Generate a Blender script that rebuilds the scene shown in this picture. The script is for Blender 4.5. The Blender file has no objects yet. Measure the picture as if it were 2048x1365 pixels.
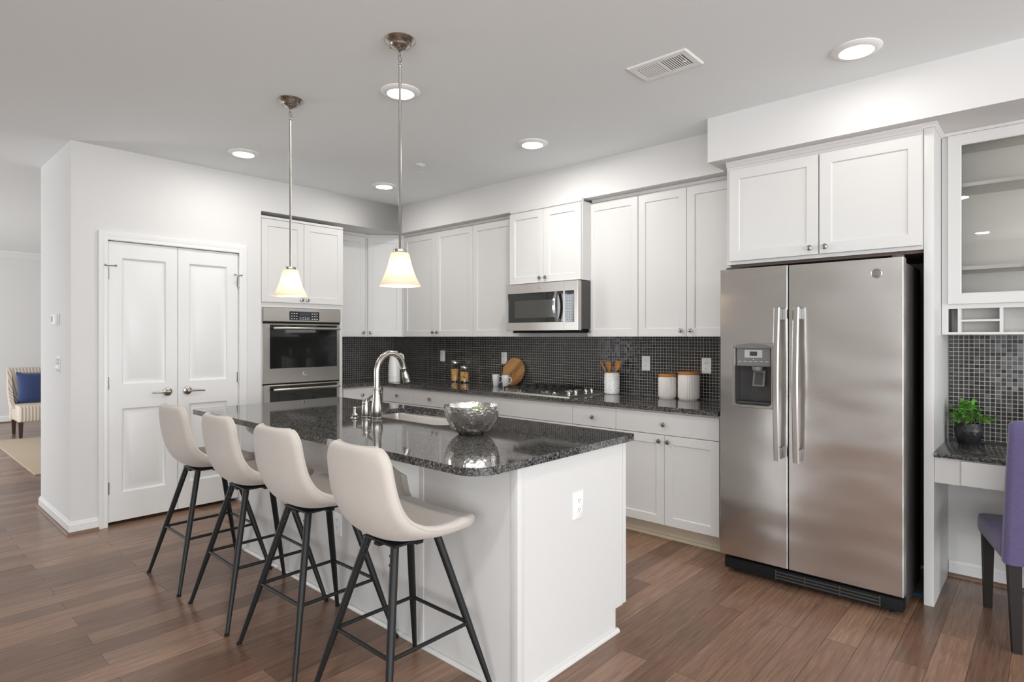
import bpy, bmesh, math, random
from mathutils import Vector, Matrix

sc = bpy.context.scene
COL = sc.collection
R = math.radians
random.seed(7)

# ------------------------------------------------------------------ camera
cd = bpy.data.cameras.new('camera'); cam = bpy.data.objects.new('camera', cd); COL.objects.link(cam)
cd.sensor_width = 36.0; cd.lens = 1188.7 / 2048 * 36
cd.shift_y = -8.5 / 2048
cd.clip_start = 0.05
cam.location = (0, 0, 1.378); cam.rotation_euler = (R(90), 0, R(42.2))
sc.camera = cam

# ------------------------------------------------------------------ world, light, exposure
sc.view_settings.view_transform = 'Standard'; sc.view_settings.look = 'None'
sc.view_settings.gamma = 1.0; sc.view_settings.use_curve_mapping = False
sc.view_settings.exposure = 0.28
sc.cycles.use_denoising = True
sc.cycles.max_bounces = 10; sc.cycles.diffuse_bounces = 6; sc.cycles.glossy_bounces = 6
sc.cycles.transparent_max_bounces = 12; sc.cycles.transmission_bounces = 8
sc.cycles.sample_clamp_indirect = 6.0
w = bpy.data.worlds.new('sky'); sc.world = w; w.use_nodes = True
w.node_tree.nodes['Background'].inputs[0].default_value = (0.75, 0.85, 1.0, 1)
w.node_tree.nodes['Background'].inputs[1].default_value = 1.0

def area(name, loc, direction, sx, sy, power, color=(1, 1, 1)):
    l = bpy.data.lights.new(name, 'AREA'); l.shape = 'RECTANGLE'; l.size = sx; l.size_y = sy
    l.energy = power; l.color = color
    o = bpy.data.objects.new(name, l); COL.objects.link(o); o.location = loc
    o.rotation_euler = Vector(direction).to_track_quat('-Z', 'Y').to_euler()
    return o
# area lamps added as daylight at made-up windows out of view
area('fill_east', (5.53, 0.3, 1.40), (-1, 0, 0.34), 5.6, 2.0, 245, (0.95, 0.98, 1.0))
area('fill_south', (2.1, -3.03, 1.35), (0, 1, 0.34), 4.8, 2.0, 130, (0.95, 0.98, 1.0))
area('fill_living', (-9.2, -3.03, 1.25), (-.25, 1, 0.05), 3.6, 2.1, 190, (0.95, 0.98, 1.0))

# ------------------------------------------------------------------ materials
def nt(m): return m.node_tree.nodes, m.node_tree.links
def mat(name, color, rough=0.5, metal=0.0, spec=0.5, bump=None, sheen=0.0, var=0.0, coat=0.0):
    """principled surface; bump = (scale, strength, stretch); var = brightness mottling"""
    m = bpy.data.materials.new(name); m.use_nodes = True
    n, l = nt(m); b = n['Principled BSDF']
    b.inputs['Base Color'].default_value = (*color, 1); b.inputs['Roughness'].default_value = rough
    b.inputs['Metallic'].default_value = metal; b.inputs['Specular IOR Level'].default_value = spec
    b.inputs['Sheen Weight'].default_value = sheen; b.inputs['Coat Weight'].default_value = coat
    if bump or var:
        tc = n.new('ShaderNodeTexCoord'); mp = n.new('ShaderNodeMapping'); no = n.new('ShaderNodeTexNoise')
        l.new(tc.outputs['Object'], mp.inputs[0]); l.new(mp.outputs[0], no.inputs[0])
        sca, stg, stretch = bump if bump else (12, 0, (1, 1, 1))
        mp.inputs['Scale'].default_value = stretch; no.inputs['Scale'].default_value = sca
        no.inputs['Detail'].default_value = 4
        if stg:
            bp = n.new('ShaderNodeBump'); bp.inputs['Strength'].default_value = stg
            bp.inputs['Distance'].default_value = 0.01
            l.new(no.outputs[0], bp.inputs['Height']); l.new(bp.outputs[0], b.inputs['Normal'])
        if var:
            mr = n.new('ShaderNodeMapRange'); mr.inputs[3].default_value = 1 - var; mr.inputs[4].default_value = 1 + var
            mx = n.new('ShaderNodeMix'); mx.data_type = 'RGBA'; mx.blend_type = 'MULTIPLY'; mx.inputs[0].default_value = 1
            mx.inputs[6].default_value = (*color, 1)
            l.new(no.outputs[0], mr.inputs[0]); l.new(mr.outputs[0], mx.inputs[7]); l.new(mx.outputs[2], b.inputs['Base Color'])
    return m
def emit(name, color, strength):
    m = bpy.data.materials.new(name); m.use_nodes = True; n, l = nt(m)
    n.remove(n['Principled BSDF']); e = n.new('ShaderNodeEmission')
    e.inputs[0].default_value = (*color, 1); e.inputs[1].default_value = strength
    l.new(e.outputs[0], n['Material Output'].inputs[0]); return m
def thin_glass(name, tint=(1, 1, 1), gain=1.0):
    m = bpy.data.materials.new(name); m.use_nodes = True; n, l = nt(m); n.remove(n['Principled BSDF'])
    t = n.new('ShaderNodeBsdfTransparent'); t.inputs[0].default_value = (*tint, 1)
    g = n.new('ShaderNodeBsdfGlossy'); g.inputs['Roughness'].default_value = 0.01
    f = n.new('ShaderNodeFresnel'); f.inputs[0].default_value = 1.45
    k = n.new('ShaderNodeMath'); k.operation = 'MULTIPLY'; k.inputs[1].default_value = gain; k.use_clamp = True
    x = n.new('ShaderNodeMixShader')
    l.new(f.outputs[0], k.inputs[0]); l.new(k.outputs[0], x.inputs[0]); l.new(t.outputs[0], x.inputs[1]); l.new(g.outputs[0], x.inputs[2])
    l.new(x.outputs[0], n['Material Output'].inputs[0]); return m

M = {}
M['wall'] = mat('wall_paint', (0.685, 0.675, 0.662), 0.7, spec=0.25, bump=(260, 0.03, (1, 1, 1)))
M['ceiling'] = mat('ceiling_paint', (0.85, 0.885, 0.89), 0.85, spec=0.15, bump=(200, 0.03, (1, 1, 1)))
M['trim'] = mat('trim_paint', (0.76, 0.757, 0.745), 0.35, bump=(60, 0.01, (1, 1, 1)))
M['cab'] = mat('cabinet_paint', (0.65, 0.64, 0.623), 0.38, bump=(90, 0.012, (1, 1, 1)))
M['cab_in'] = mat('cabinet_interior', (0.62, 0.605, 0.57), 0.5, var=0.02)
M['gap'] = mat('shadow_gap', (0.25, 0.24, 0.22), 0.7, var=0.05)
M['toe'] = mat('toe_kick_maple', (0.52, 0.44, 0.33), 0.6, var=0.08)
M['niche'] = mat('dark_board_and_shade', (0.10, 0.066, 0.05), 0.55, bump=(8, 0.05, (8, 8, 0.6)), var=0.25)  # colour of the bare boards, also painted-in shade inside the pantry
M['plate'] = mat('white_plastic', (0.84, 0.83, 0.81), 0.3, var=0.01)
M['slot'] = mat('socket_slot', (0.03, 0.03, 0.03), 0.6, var=0.05)
M['nickel'] = mat('brushed_nickel', (0.43, 0.405, 0.37), 0.24, 1.0, bump=(300, 0.03, (1, 1, 0.05)))
M['pewter'] = mat('knob_pewter', (0.36, 0.335, 0.31), 0.28, 1.0, bump=(120, 0.02, (1, 1, 1)))
M['chrome'] = mat('bright_steel', (0.72, 0.71, 0.69), 0.1, 1.0, bump=(50, 0.005, (1, 1, 1)))
M['black'] = mat('black_metal', (0.011, 0.011, 0.011), 0.45, spec=0.32, bump=(400, 0.02, (1, 1, 1)))
M['rubber'] = mat('black_rubber', (0.009, 0.009, 0.009), 0.7, spec=0.2, bump=(200, 0.03, (1, 1, 1)))
M['iron'] = mat('cast_iron', (0.016, 0.015, 0.014), 0.45, bump=(300, 0.15, (1, 1, 1)))
M['blackglass'] = mat('black_glass', (0.012, 0.013, 0.012), 0.04, spec=0.5, var=0.05)
M['mwglass'] = mat('microwave_window', (0.05, 0.047, 0.042), 0.12, spec=0.5, var=0.08)
M['oveninside'] = mat('oven_interior', (0.03, 0.032, 0.03), 0.3, var=0.1)
M['darkplastic'] = mat('dark_grey_plastic', (0.045, 0.043, 0.042), 0.35, var=0.05)
M['greyplastic'] = mat('grey_plastic', (0.15, 0.145, 0.145), 0.4, var=0.05)
M['lightgrey'] = mat('light_grey_plastic', (0.42, 0.42, 0.43), 0.4, var=0.03)
M['mark'] = mat('pale_print', (0.55, 0.55, 0.55), 0.5, var=0.03)
M['fridgeside'] = mat('fridge_side_grey', (0.045, 0.04, 0.038), 0.35, spec=0.5, bump=(500, 0.05, (1, 1, 1)))
M['fabric'] = mat('stool_fabric', (0.52, 0.475, 0.43), 0.9, spec=0.2, sheen=0.25, bump=(420, 0.12, (1, 1, 1)), var=0.13)
M['purple'] = mat('purple_velvet', (0.115, 0.095, 0.20), 0.75, spec=0.2, sheen=0.25, bump=(40, 0.05, (1, 1, 6)), var=0.25)
M['darkwood'] = mat('dark_wood_leg', (0.012, 0.008, 0.006), 0.5, spec=0.25, bump=(30, 0.03, (6, 6, 0.5)), var=0.2)
M['walnutleg'] = mat('brown_wood_leg', (0.045, 0.022, 0.014), 0.4, bump=(30, 0.03, (6, 6, 0.5)), var=0.2)
M['blue'] = mat('blue_linen', (0.016, 0.036, 0.115), 0.85, sheen=0.3, bump=(500, 0.2, (1, 1, 1)), var=0.15)
M['rug'] = mat('beige_rug', (0.47, 0.38, 0.29), 0.95, spec=0.1, bump=(120, 0.4, (1, 1, 1)), var=0.18)
M['ceramic'] = mat('white_ceramic', (0.80, 0.785, 0.76), 0.2, bump=(60, 0.15, (1, 1, 1)))
M['mug'] = mat('mug_glaze', (0.72, 0.74, 0.73), 0.15, bump=(30, 0.01, (1, 1, 1)))
M['canister'] = mat('ribbed_stoneware', (0.70, 0.66, 0.61), 0.55, var=0.04)
M['bamboo'] = mat('bamboo', (0.50, 0.20, 0.045), 0.45, bump=(14, 0.03, (8, 8, 0.8)), var=0.25)
M['kettle'] = mat('kettle_white', (0.72, 0.70, 0.68), 0.25, var=0.02)
M['pasta'] = mat('pasta', (0.95, 0.60, 0.21), 0.5, var=0.25)
M['leaf'] = mat('leaf_green', (0.13, 0.36, 0.045), 0.45, bump=(60, 0.05, (1, 1, 1)), var=0.45)
M['stem'] = mat('stem_green', (0.07, 0.12, 0.03), 0.6, var=0.2)
M['soil'] = mat('soil', (0.02, 0.014, 0.01), 0.95, bump=(80, 0.6, (1, 1, 1)))
M['pot'] = mat('black_pot', (0.014, 0.014, 0.015), 0.4, var=0.1)
M['apple'] = mat('green_apple', (0.20, 0.42, 0.03), 0.3, bump=(40, 0.02, (1, 1, 1)), var=0.2)
M['tape'] = mat('blue_tape', (0.03, 0.22, 0.42), 0.6, var=0.1)
M['shoe'] = mat('shoe_moulding_wood', (0.17, 0.095, 0.055), 0.4, bump=(20, 0.05, (5, 5, 5)), var=0.25)
M['glass'] = thin_glass('clear_glass', (0.975, 0.97, 0.955), 1.3)
M['jarglass'] = thin_glass('jar_glass', (0.985, 0.985, 0.98), 0.5)
M['lens'] = emit('lamp_lens', (1.0, 0.96, 0.90), 22)
M['bulb'] = emit('bulb_glow', (1.0, 0.82, 0.62), 130)
M['led'] = emit('green_led', (0.55, 0.9, 0.35), 0.9)
M['ledpanel'] = emit('display_glow', (0.10, 0.12, 0.15), 0.5)

def steel(name, base, rough, waves, brush, fine_bump):
    m = bpy.data.materials.new(name); m.use_nodes = True; n, l = nt(m); b = n['Principled BSDF']
    b.inputs['Base Color'].default_value = (*base, 1); b.inputs['Metallic'].default_value = 1; b.inputs['Roughness'].default_value = rough
    tc = n.new('ShaderNodeTexCoord')
    def no(scale, stretch, detail=2):
        mp = n.new('ShaderNodeMapping'); mp.inputs['Scale'].default_value = stretch
        t = n.new('ShaderNodeTexNoise'); t.inputs['Scale'].default_value = scale; t.inputs['Detail'].default_value = detail
        l.new(tc.outputs['Object'], mp.inputs[0]); l.new(mp.outputs[0], t.inputs[0]); return t
    fine = no(60, brush, 4); big = no(1.6, (1.1, 1.1, 2.6), 1)
    b1 = n.new('ShaderNodeBump'); b1.inputs['Strength'].default_value = fine_bump; b1.inputs['Distance'].default_value = 0.004
    b2 = n.new('ShaderNodeBump'); b2.inputs['Strength'].default_value = waves; b2.inputs['Distance'].default_value = 0.05
    l.new(fine.outputs[0], b1.inputs['Height']); l.new(big.outputs[0], b2.inputs['Height'])
    l.new(b2.outputs[0], b1.inputs['Normal']); l.new(b1.outputs[0], b.inputs['Normal'])
    mr = n.new('ShaderNodeMapRange'); mr.inputs[3].default_value = rough - 0.02; mr.inputs[4].default_value = rough + 0.02
    l.new(fine.outputs[0], mr.inputs[0]); l.new(mr.outputs[0], b.inputs['Roughness'])
    return m
M['steel'] = steel('stainless_steel', (0.53, 0.50, 0.465), 0.30, 0.0, (0.15, 0.15, 4), 0.0)
M['fridge'] = steel('fridge_stainless', (0.685, 0.67, 0.65), 0.22, 0.30, (0.15, 0.15, 5), 0.006)

def floor_mat():
    m = bpy.data.materials.new('hand_scraped_hardwood'); m.use_nodes = True; n, l = nt(m); b = n['Principled BSDF']
    geo = n.new('ShaderNodeNewGeometry'); sp = n.new('ShaderNodeSeparateXYZ'); cb = n.new('ShaderNodeCombineXYZ')
    l.new(geo.outputs['Position'], sp.inputs[0]); l.new(sp.outputs['Y'], cb.inputs['X']); l.new(sp.outputs['X'], cb.inputs['Y'])
    def brick(c1, c2, off, width):
        br = n.new('ShaderNodeTexBrick'); br.offset = off; br.offset_frequency = 2; br.squash = 1
        br.inputs['Color1'].default_value = (*c1, 1); br.inputs['Color2'].default_value = (*c2, 1)
        br.inputs['Mortar'].default_value = (0.045, 0.028, 0.02, 1)
        br.inputs['Scale'].default_value = 1; br.inputs['Mortar Size'].default_value = 0.0011
        br.inputs['Mortar Smooth'].default_value = 0.3; br.inputs['Bias'].default_value = 0.0
        br.inputs['Brick Width'].default_value = width; br.inputs['Row Height'].default_value = 0.127
        l.new(cb.outputs[0], br.inputs['Vector']); return br
    br = brick((0.154, 0.088, 0.058), (0.288, 0.172, 0.114), 0.37, 1.13)
    mp = n.new('ShaderNodeMapping'); mp.inputs['Scale'].default_value = (2.6, 52, 1)
    g = n.new('ShaderNodeTexNoise'); g.inputs['Scale'].default_value = 1.6; g.inputs['Detail'].default_value = 7; g.inputs['Distortion'].default_value = 0.9
    # shift the grain from plank to plank
    ad = n.new('ShaderNodeVectorMath'); ad.operation = 'MULTIPLY_ADD'; ad.inputs[1].default_value = (40, 40, 40)
    l.new(br.outputs['Color'], ad.inputs[0]); l.new(cb.outputs[0], ad.inputs[2]); l.new(ad.outputs[0], mp.inputs[0]); l.new(mp.outputs[0], g.inputs[0])
    mr = n.new('ShaderNodeMapRange'); mr.inputs[1].default_value = 0.25; mr.inputs[2].default_value = 0.78
    mr.inputs[3].default_value = 0.62; mr.inputs[4].default_value = 1.34
    l.new(g.outputs[0], mr.inputs[0])
    mx = n.new('ShaderNodeMix'); mx.data_type = 'RGBA'; mx.blend_type = 'MULTIPLY'; mx.inputs[0].default_value = 1
    l.new(br.outputs['Color'], mx.inputs[6]); l.new(mr.outputs[0], mx.inputs[7])
    # soft figure blotches
    bl = n.new('ShaderNodeTexNoise'); bl.inputs['Scale'].default_value = 5; bl.inputs['Detail'].default_value = 3
    l.new(ad.outputs[0], bl.inputs[0])
    hs = n.new('ShaderNodeMix'); hs.data_type = 'RGBA'; hs.blend_type = 'MIX'
    mr2 = n.new('ShaderNodeMapRange'); mr2.inputs[1].default_value = 0.5; mr2.inputs[2].default_value = 0.75; mr2.inputs[4].default_value = 0.4
    l.new(bl.outputs[0], mr2.inputs[0]); l.new(mr2.outputs[0], hs.inputs[0]); l.new(mx.outputs[2], hs.inputs[6]); hs.inputs[7].default_value = (0.20, 0.095, 0.066, 1)
    l.new(hs.outputs[2], b.inputs['Base Color'])
    # scraped ripples across each plank
    mp2 = n.new('ShaderNodeMapping'); mp2.inputs['Scale'].default_value = (6, 26, 1)
    r = n.new('ShaderNodeTexNoise'); r.inputs['Scale'].default_value = 1.5; r.inputs['Detail'].default_value = 3
    l.new(cb.outputs[0], mp2.inputs[0]); l.new(mp2.outputs[0], r.inputs[0])
    b1 = n.new('ShaderNodeBump'); b1.inputs['Strength'].default_value = 0.22; b1.inputs['Distance'].default_value = 0.006
    l.new(r.outputs[0], b1.inputs['Height'])
    b2 = n.new('ShaderNodeBump'); b2.inputs['Strength'].default_value = 0.5; b2.inputs['Distance'].default_value = 0.002; b2.invert = True
    l.new(br.outputs['Fac'], b2.inputs['Height']); l.new(b1.outputs[0], b2.inputs['Normal']); l.new(b2.outputs[0], b.inputs['Normal'])
    b.inputs['Roughness'].default_value = 0.25; b.inputs['Specular IOR Level'].default_value = 0.40
    return m
M['floor'] = floor_mat()

def granite():
    m = bpy.data.materials.new('black_granite'); m.use_nodes = True; n, l = nt(m); b = n['Principled BSDF']
    geo = n.new('ShaderNodeNewGeometry')
    a = n.new('ShaderNodeTexNoise'); a.inputs['Scale'].default_value = 105; a.inputs['Detail'].default_value = 6; a.inputs['Roughness'].default_value = 0.7
    v = n.new('ShaderNodeTexVoronoi'); v.inputs['Scale'].default_value = 130
    l.new(geo.outputs['Position'], a.inputs[0]); l.new(geo.outputs['Position'], v.inputs['Vector'])
    md = n.new('ShaderNodeMath'); md.operation = 'MULTIPLY_ADD'; md.inputs[1].default_value = 0.16
    sx = n.new('ShaderNodeSeparateColor'); l.new(v.outputs['Color'], sx.inputs[0])
    l.new(sx.outputs[0], md.inputs[0]); l.new(a.outputs[0], md.inputs[2])
    cr = n.new('ShaderNodeValToRGB'); e = cr.color_ramp.elements
    e[0].position = 0.43; e[0].color = (0.007, 0.007, 0.007, 1); e[1].position = 0.77; e[1].color = (0.22, 0.21, 0.20, 1)
    x = e.new(0.52); x.color = (0.028, 0.027, 0.027, 1); x = e.new(0.62); x.color = (0.09, 0.086, 0.082, 1)
    l.new(md.outputs[0], cr.inputs[0]); l.new(cr.outputs[0], b.inputs['Base Color'])
    b.inputs['Roughness'].default_value = 0.045; b.inputs['Specular IOR Level'].default_value = 0.62
    return m
M['granite'] = granite()

def tiles():
    m = bpy.data.materials.new('black_mosaic_tile'); m.use_nodes = True; n, l = nt(m); b = n['Principled BSDF']
    geo = n.new('ShaderNodeNewGeometry'); sp = n.new('ShaderNodeSeparateXYZ'); ad = n.new('ShaderNodeMath'); cb = n.new('ShaderNodeCombineXYZ')
    l.new(geo.outputs['Position'], sp.inputs[0]); l.new(sp.outputs['X'], ad.inputs[0]); l.new(sp.outputs['Y'], ad.inputs[1])
    l.new(ad.outputs[0], cb.inputs['X']); l.new(sp.outputs['Z'], cb.inputs['Y'])
    br = n.new('ShaderNodeTexBrick'); br.offset = 0.0; br.squash = 1
    br.inputs['Color1'].default_value = (0.008, 0.008, 0.009, 1); br.inputs['Color2'].default_value = (0.024, 0.021, 0.020, 1)
    br.inputs['Mortar'].default_value = (0.46, 0.43, 0.39, 1)
    br.inputs['Scale'].default_value = 1; br.inputs['Mortar Size'].default_value = 0.0013; br.inputs['Mortar Smooth'].default_value = 0.1
    br.inputs['Brick Width'].default_value = 0.0235; br.inputs['Row Height'].default_value = 0.0235
    l.new(cb.outputs[0], br.inputs['Vector']); l.new(br.outputs['Color'], b.inputs['Base Color'])
    mr = n.new('ShaderNodeMapRange'); mr.inputs[3].default_value = 0.17; mr.inputs[4].default_value = 0.7
    l.new(br.outputs['Fac'], mr.inputs[0]); l.new(mr.outputs[0], b.inputs['Roughness'])
    bp = n.new('ShaderNodeBump'); bp.invert = True; bp.inputs['Strength'].default_value = 0.5; bp.inputs['Distance'].default_value = 0.001
    sn = n.new('ShaderNodeVectorMath'); sn.operation = 'SCALE'; sn.inputs['Scale'].default_value = 1 / 0.0235; l.new(cb.outputs[0], sn.inputs[0])
    fl = n.new('ShaderNodeVectorMath'); fl.operation = 'FLOOR'; l.new(sn.outputs[0], fl.inputs[0])
    wn = n.new('ShaderNodeTexWhiteNoise'); wn.noise_dimensions = '2D'; l.new(fl.outputs[0], wn.inputs['Vector'])
    sb = n.new('ShaderNodeVectorMath'); sb.operation = 'SUBTRACT'; sb.inputs[1].default_value = (.5, .5, .5); l.new(wn.outputs['Color'], sb.inputs[0])
    md = n.new('ShaderNodeVectorMath'); md.operation = 'MULTIPLY_ADD'; md.inputs[1].default_value = (.055, .055, .055)
    l.new(sb.outputs[0], md.inputs[0]); l.new(geo.outputs['Normal'], md.inputs[2])
    nz = n.new('ShaderNodeVectorMath'); nz.operation = 'NORMALIZE'; l.new(md.outputs[0], nz.inputs[0]); l.new(nz.outputs[0], bp.inputs['Normal'])
    l.new(br.outputs['Fac'], bp.inputs['Height']); l.new(bp.outputs[0], b.inputs['Normal'])
    return m
M['tile'] = tiles()

def shade_mat():
    m = bpy.data.materials.new('frosted_shade'); m.use_nodes = True; n, l = nt(m); b = n['Principled BSDF']
    b.inputs['Base Color'].default_value = (0.86, 0.78, 0.66, 1); b.inputs['Roughness'].default_value = 0.35
    t = n.new('ShaderNodeBsdfTranslucent'); t.inputs[0].default_value = (0.98, 0.93, 0.85, 1)
    x = n.new('ShaderNodeMixShader'); x.inputs[0].default_value = 0.62
    l.new(b.outputs[0], x.inputs[1]); l.new(t.outputs[0], x.inputs[2]); l.new(x.outputs[0], n['Material Output'].inputs[0])
    return m
M['shade'] = shade_mat()

def board_mat():
    m = bpy.data.materials.new('acacia_board'); m.use_nodes = True; n, l = nt(m); b = n['Principled BSDF']
    tc = n.new('ShaderNodeTexCoord'); mp = n.new('ShaderNodeMapping'); mp.inputs['Rotation'].default_value = (0, R(48), 0)
    sp = n.new('ShaderNodeSeparateXYZ'); l.new(tc.outputs['Object'], mp.inputs[0]); l.new(mp.outputs[0], sp.inputs[0])
    f = n.new('ShaderNodeMath'); f.operation = 'MULTIPLY'; f.inputs[1].default_value = 19; l.new(sp.outputs['Z'], f.inputs[0])
    fl = n.new('ShaderNodeMath'); fl.operation = 'FLOOR'; l.new(f.outputs[0], fl.inputs[0])
    wn = n.new('ShaderNodeTexWhiteNoise'); wn.noise_dimensions = '1D'; l.new(fl.outputs[0], wn.inputs['W'])
    mp2 = n.new('ShaderNodeMapping'); mp2.inputs['Scale'].default_value = (6, 6, 60); l.new(mp.outputs[0], mp2.inputs[0])
    g = n.new('ShaderNodeTexNoise'); g.inputs['Scale'].default_value = 1; g.inputs['Detail'].default_value = 4; l.new(mp2.outputs[0], g.inputs[0])
    mm = n.new('ShaderNodeMath'); mm.operation = 'MULTIPLY_ADD'; mm.inputs[1].default_value = 0.5; l.new(g.outputs[0], mm.inputs[0])
    m3 = n.new('ShaderNodeMath'); m3.operation = 'MULTIPLY'; m3.inputs[1].default_value = 0.6; l.new(wn.outputs['Value'], m3.inputs[0]); l.new(m3.outputs[0], mm.inputs[2])
    cr = n.new('ShaderNodeValToRGB'); e = cr.color_ramp.elements
    e[0].position = 0.2; e[0].color = (0.22, 0.085, 0.022, 1); e[1].position = 0.85; e[1].color = (0.55, 0.29, 0.10, 1)
    l.new(mm.outputs[0], cr.inputs[0]); l.new(cr.outputs[0], b.inputs['Base Color']); b.inputs['Roughness'].default_value = 0.4
    return m
M['board'] = board_mat()

def stripes():
    m = bpy.data.materials.new('striped_upholstery'); m.use_nodes = True; n, l = nt(m); b = n['Principled BSDF']
    tc = n.new('ShaderNodeTexCoord'); sp = n.new('ShaderNodeSeparateXYZ'); l.new(tc.outputs['Object'], sp.inputs[0])
    ad = n.new('ShaderNodeMath'); l.new(sp.outputs['Y'], ad.inputs[0]); l.new(sp.outputs['X'], ad.inputs[1])
    a = n.new('ShaderNodeMath'); a.operation = 'MULTIPLY'; a.inputs[1].default_value = 170; l.new(ad.outputs[0], a.inputs[0])
    s = n.new('ShaderNodeMath'); s.operation = 'SINE'; l.new(a.outputs[0], s.inputs[0])
    cr = n.new('ShaderNodeValToRGB'); e = cr.color_ramp.elements
    e[0].position = 0.35; e[0].color = (0.42, 0.34, 0.27, 1); e[1].position = 0.6; e[1].color = (0.66, 0.60, 0.52, 1)
    mr = n.new('ShaderNodeMapRange'); mr.inputs[1].default_value = -1; mr.inputs[2].default_value = 1
    l.new(s.outputs[0], mr.inputs[0]); l.new(mr.outputs[0], cr.inputs[0]); l.new(cr.outputs[0], b.inputs['Base Color']); b.inputs['Roughness'].default_value = 0.9
    return m
M['stripe'] = stripes()

def hammered():
    m = bpy.data.materials.new('hammered_silver'); m.use_nodes = True; n, l = nt(m); b = n['Principled BSDF']
    b.inputs['Base Color'].default_value = (0.78, 0.76, 0.73, 1); b.inputs['Metallic'].default_value = 1; b.inputs['Roughness'].default_value = 0.14
    tc = n.new('ShaderNodeTexCoord'); v = n.new('ShaderNodeTexVoronoi'); v.inputs['Scale'].default_value = 95; v.feature = 'SMOOTH_F1'
    l.new(tc.outputs['Object'], v.inputs['Vector'])
    bp = n.new('ShaderNodeBump'); bp.inputs['Strength'].default_value = 0.35; bp.inputs['Distance'].default_value = 0.004
    l.new(v.outputs['Distance'], bp.inputs['Height']); l.new(bp.outputs[0], b.inputs['Normal'])
    return m
M['hammered'] = hammered()

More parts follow.
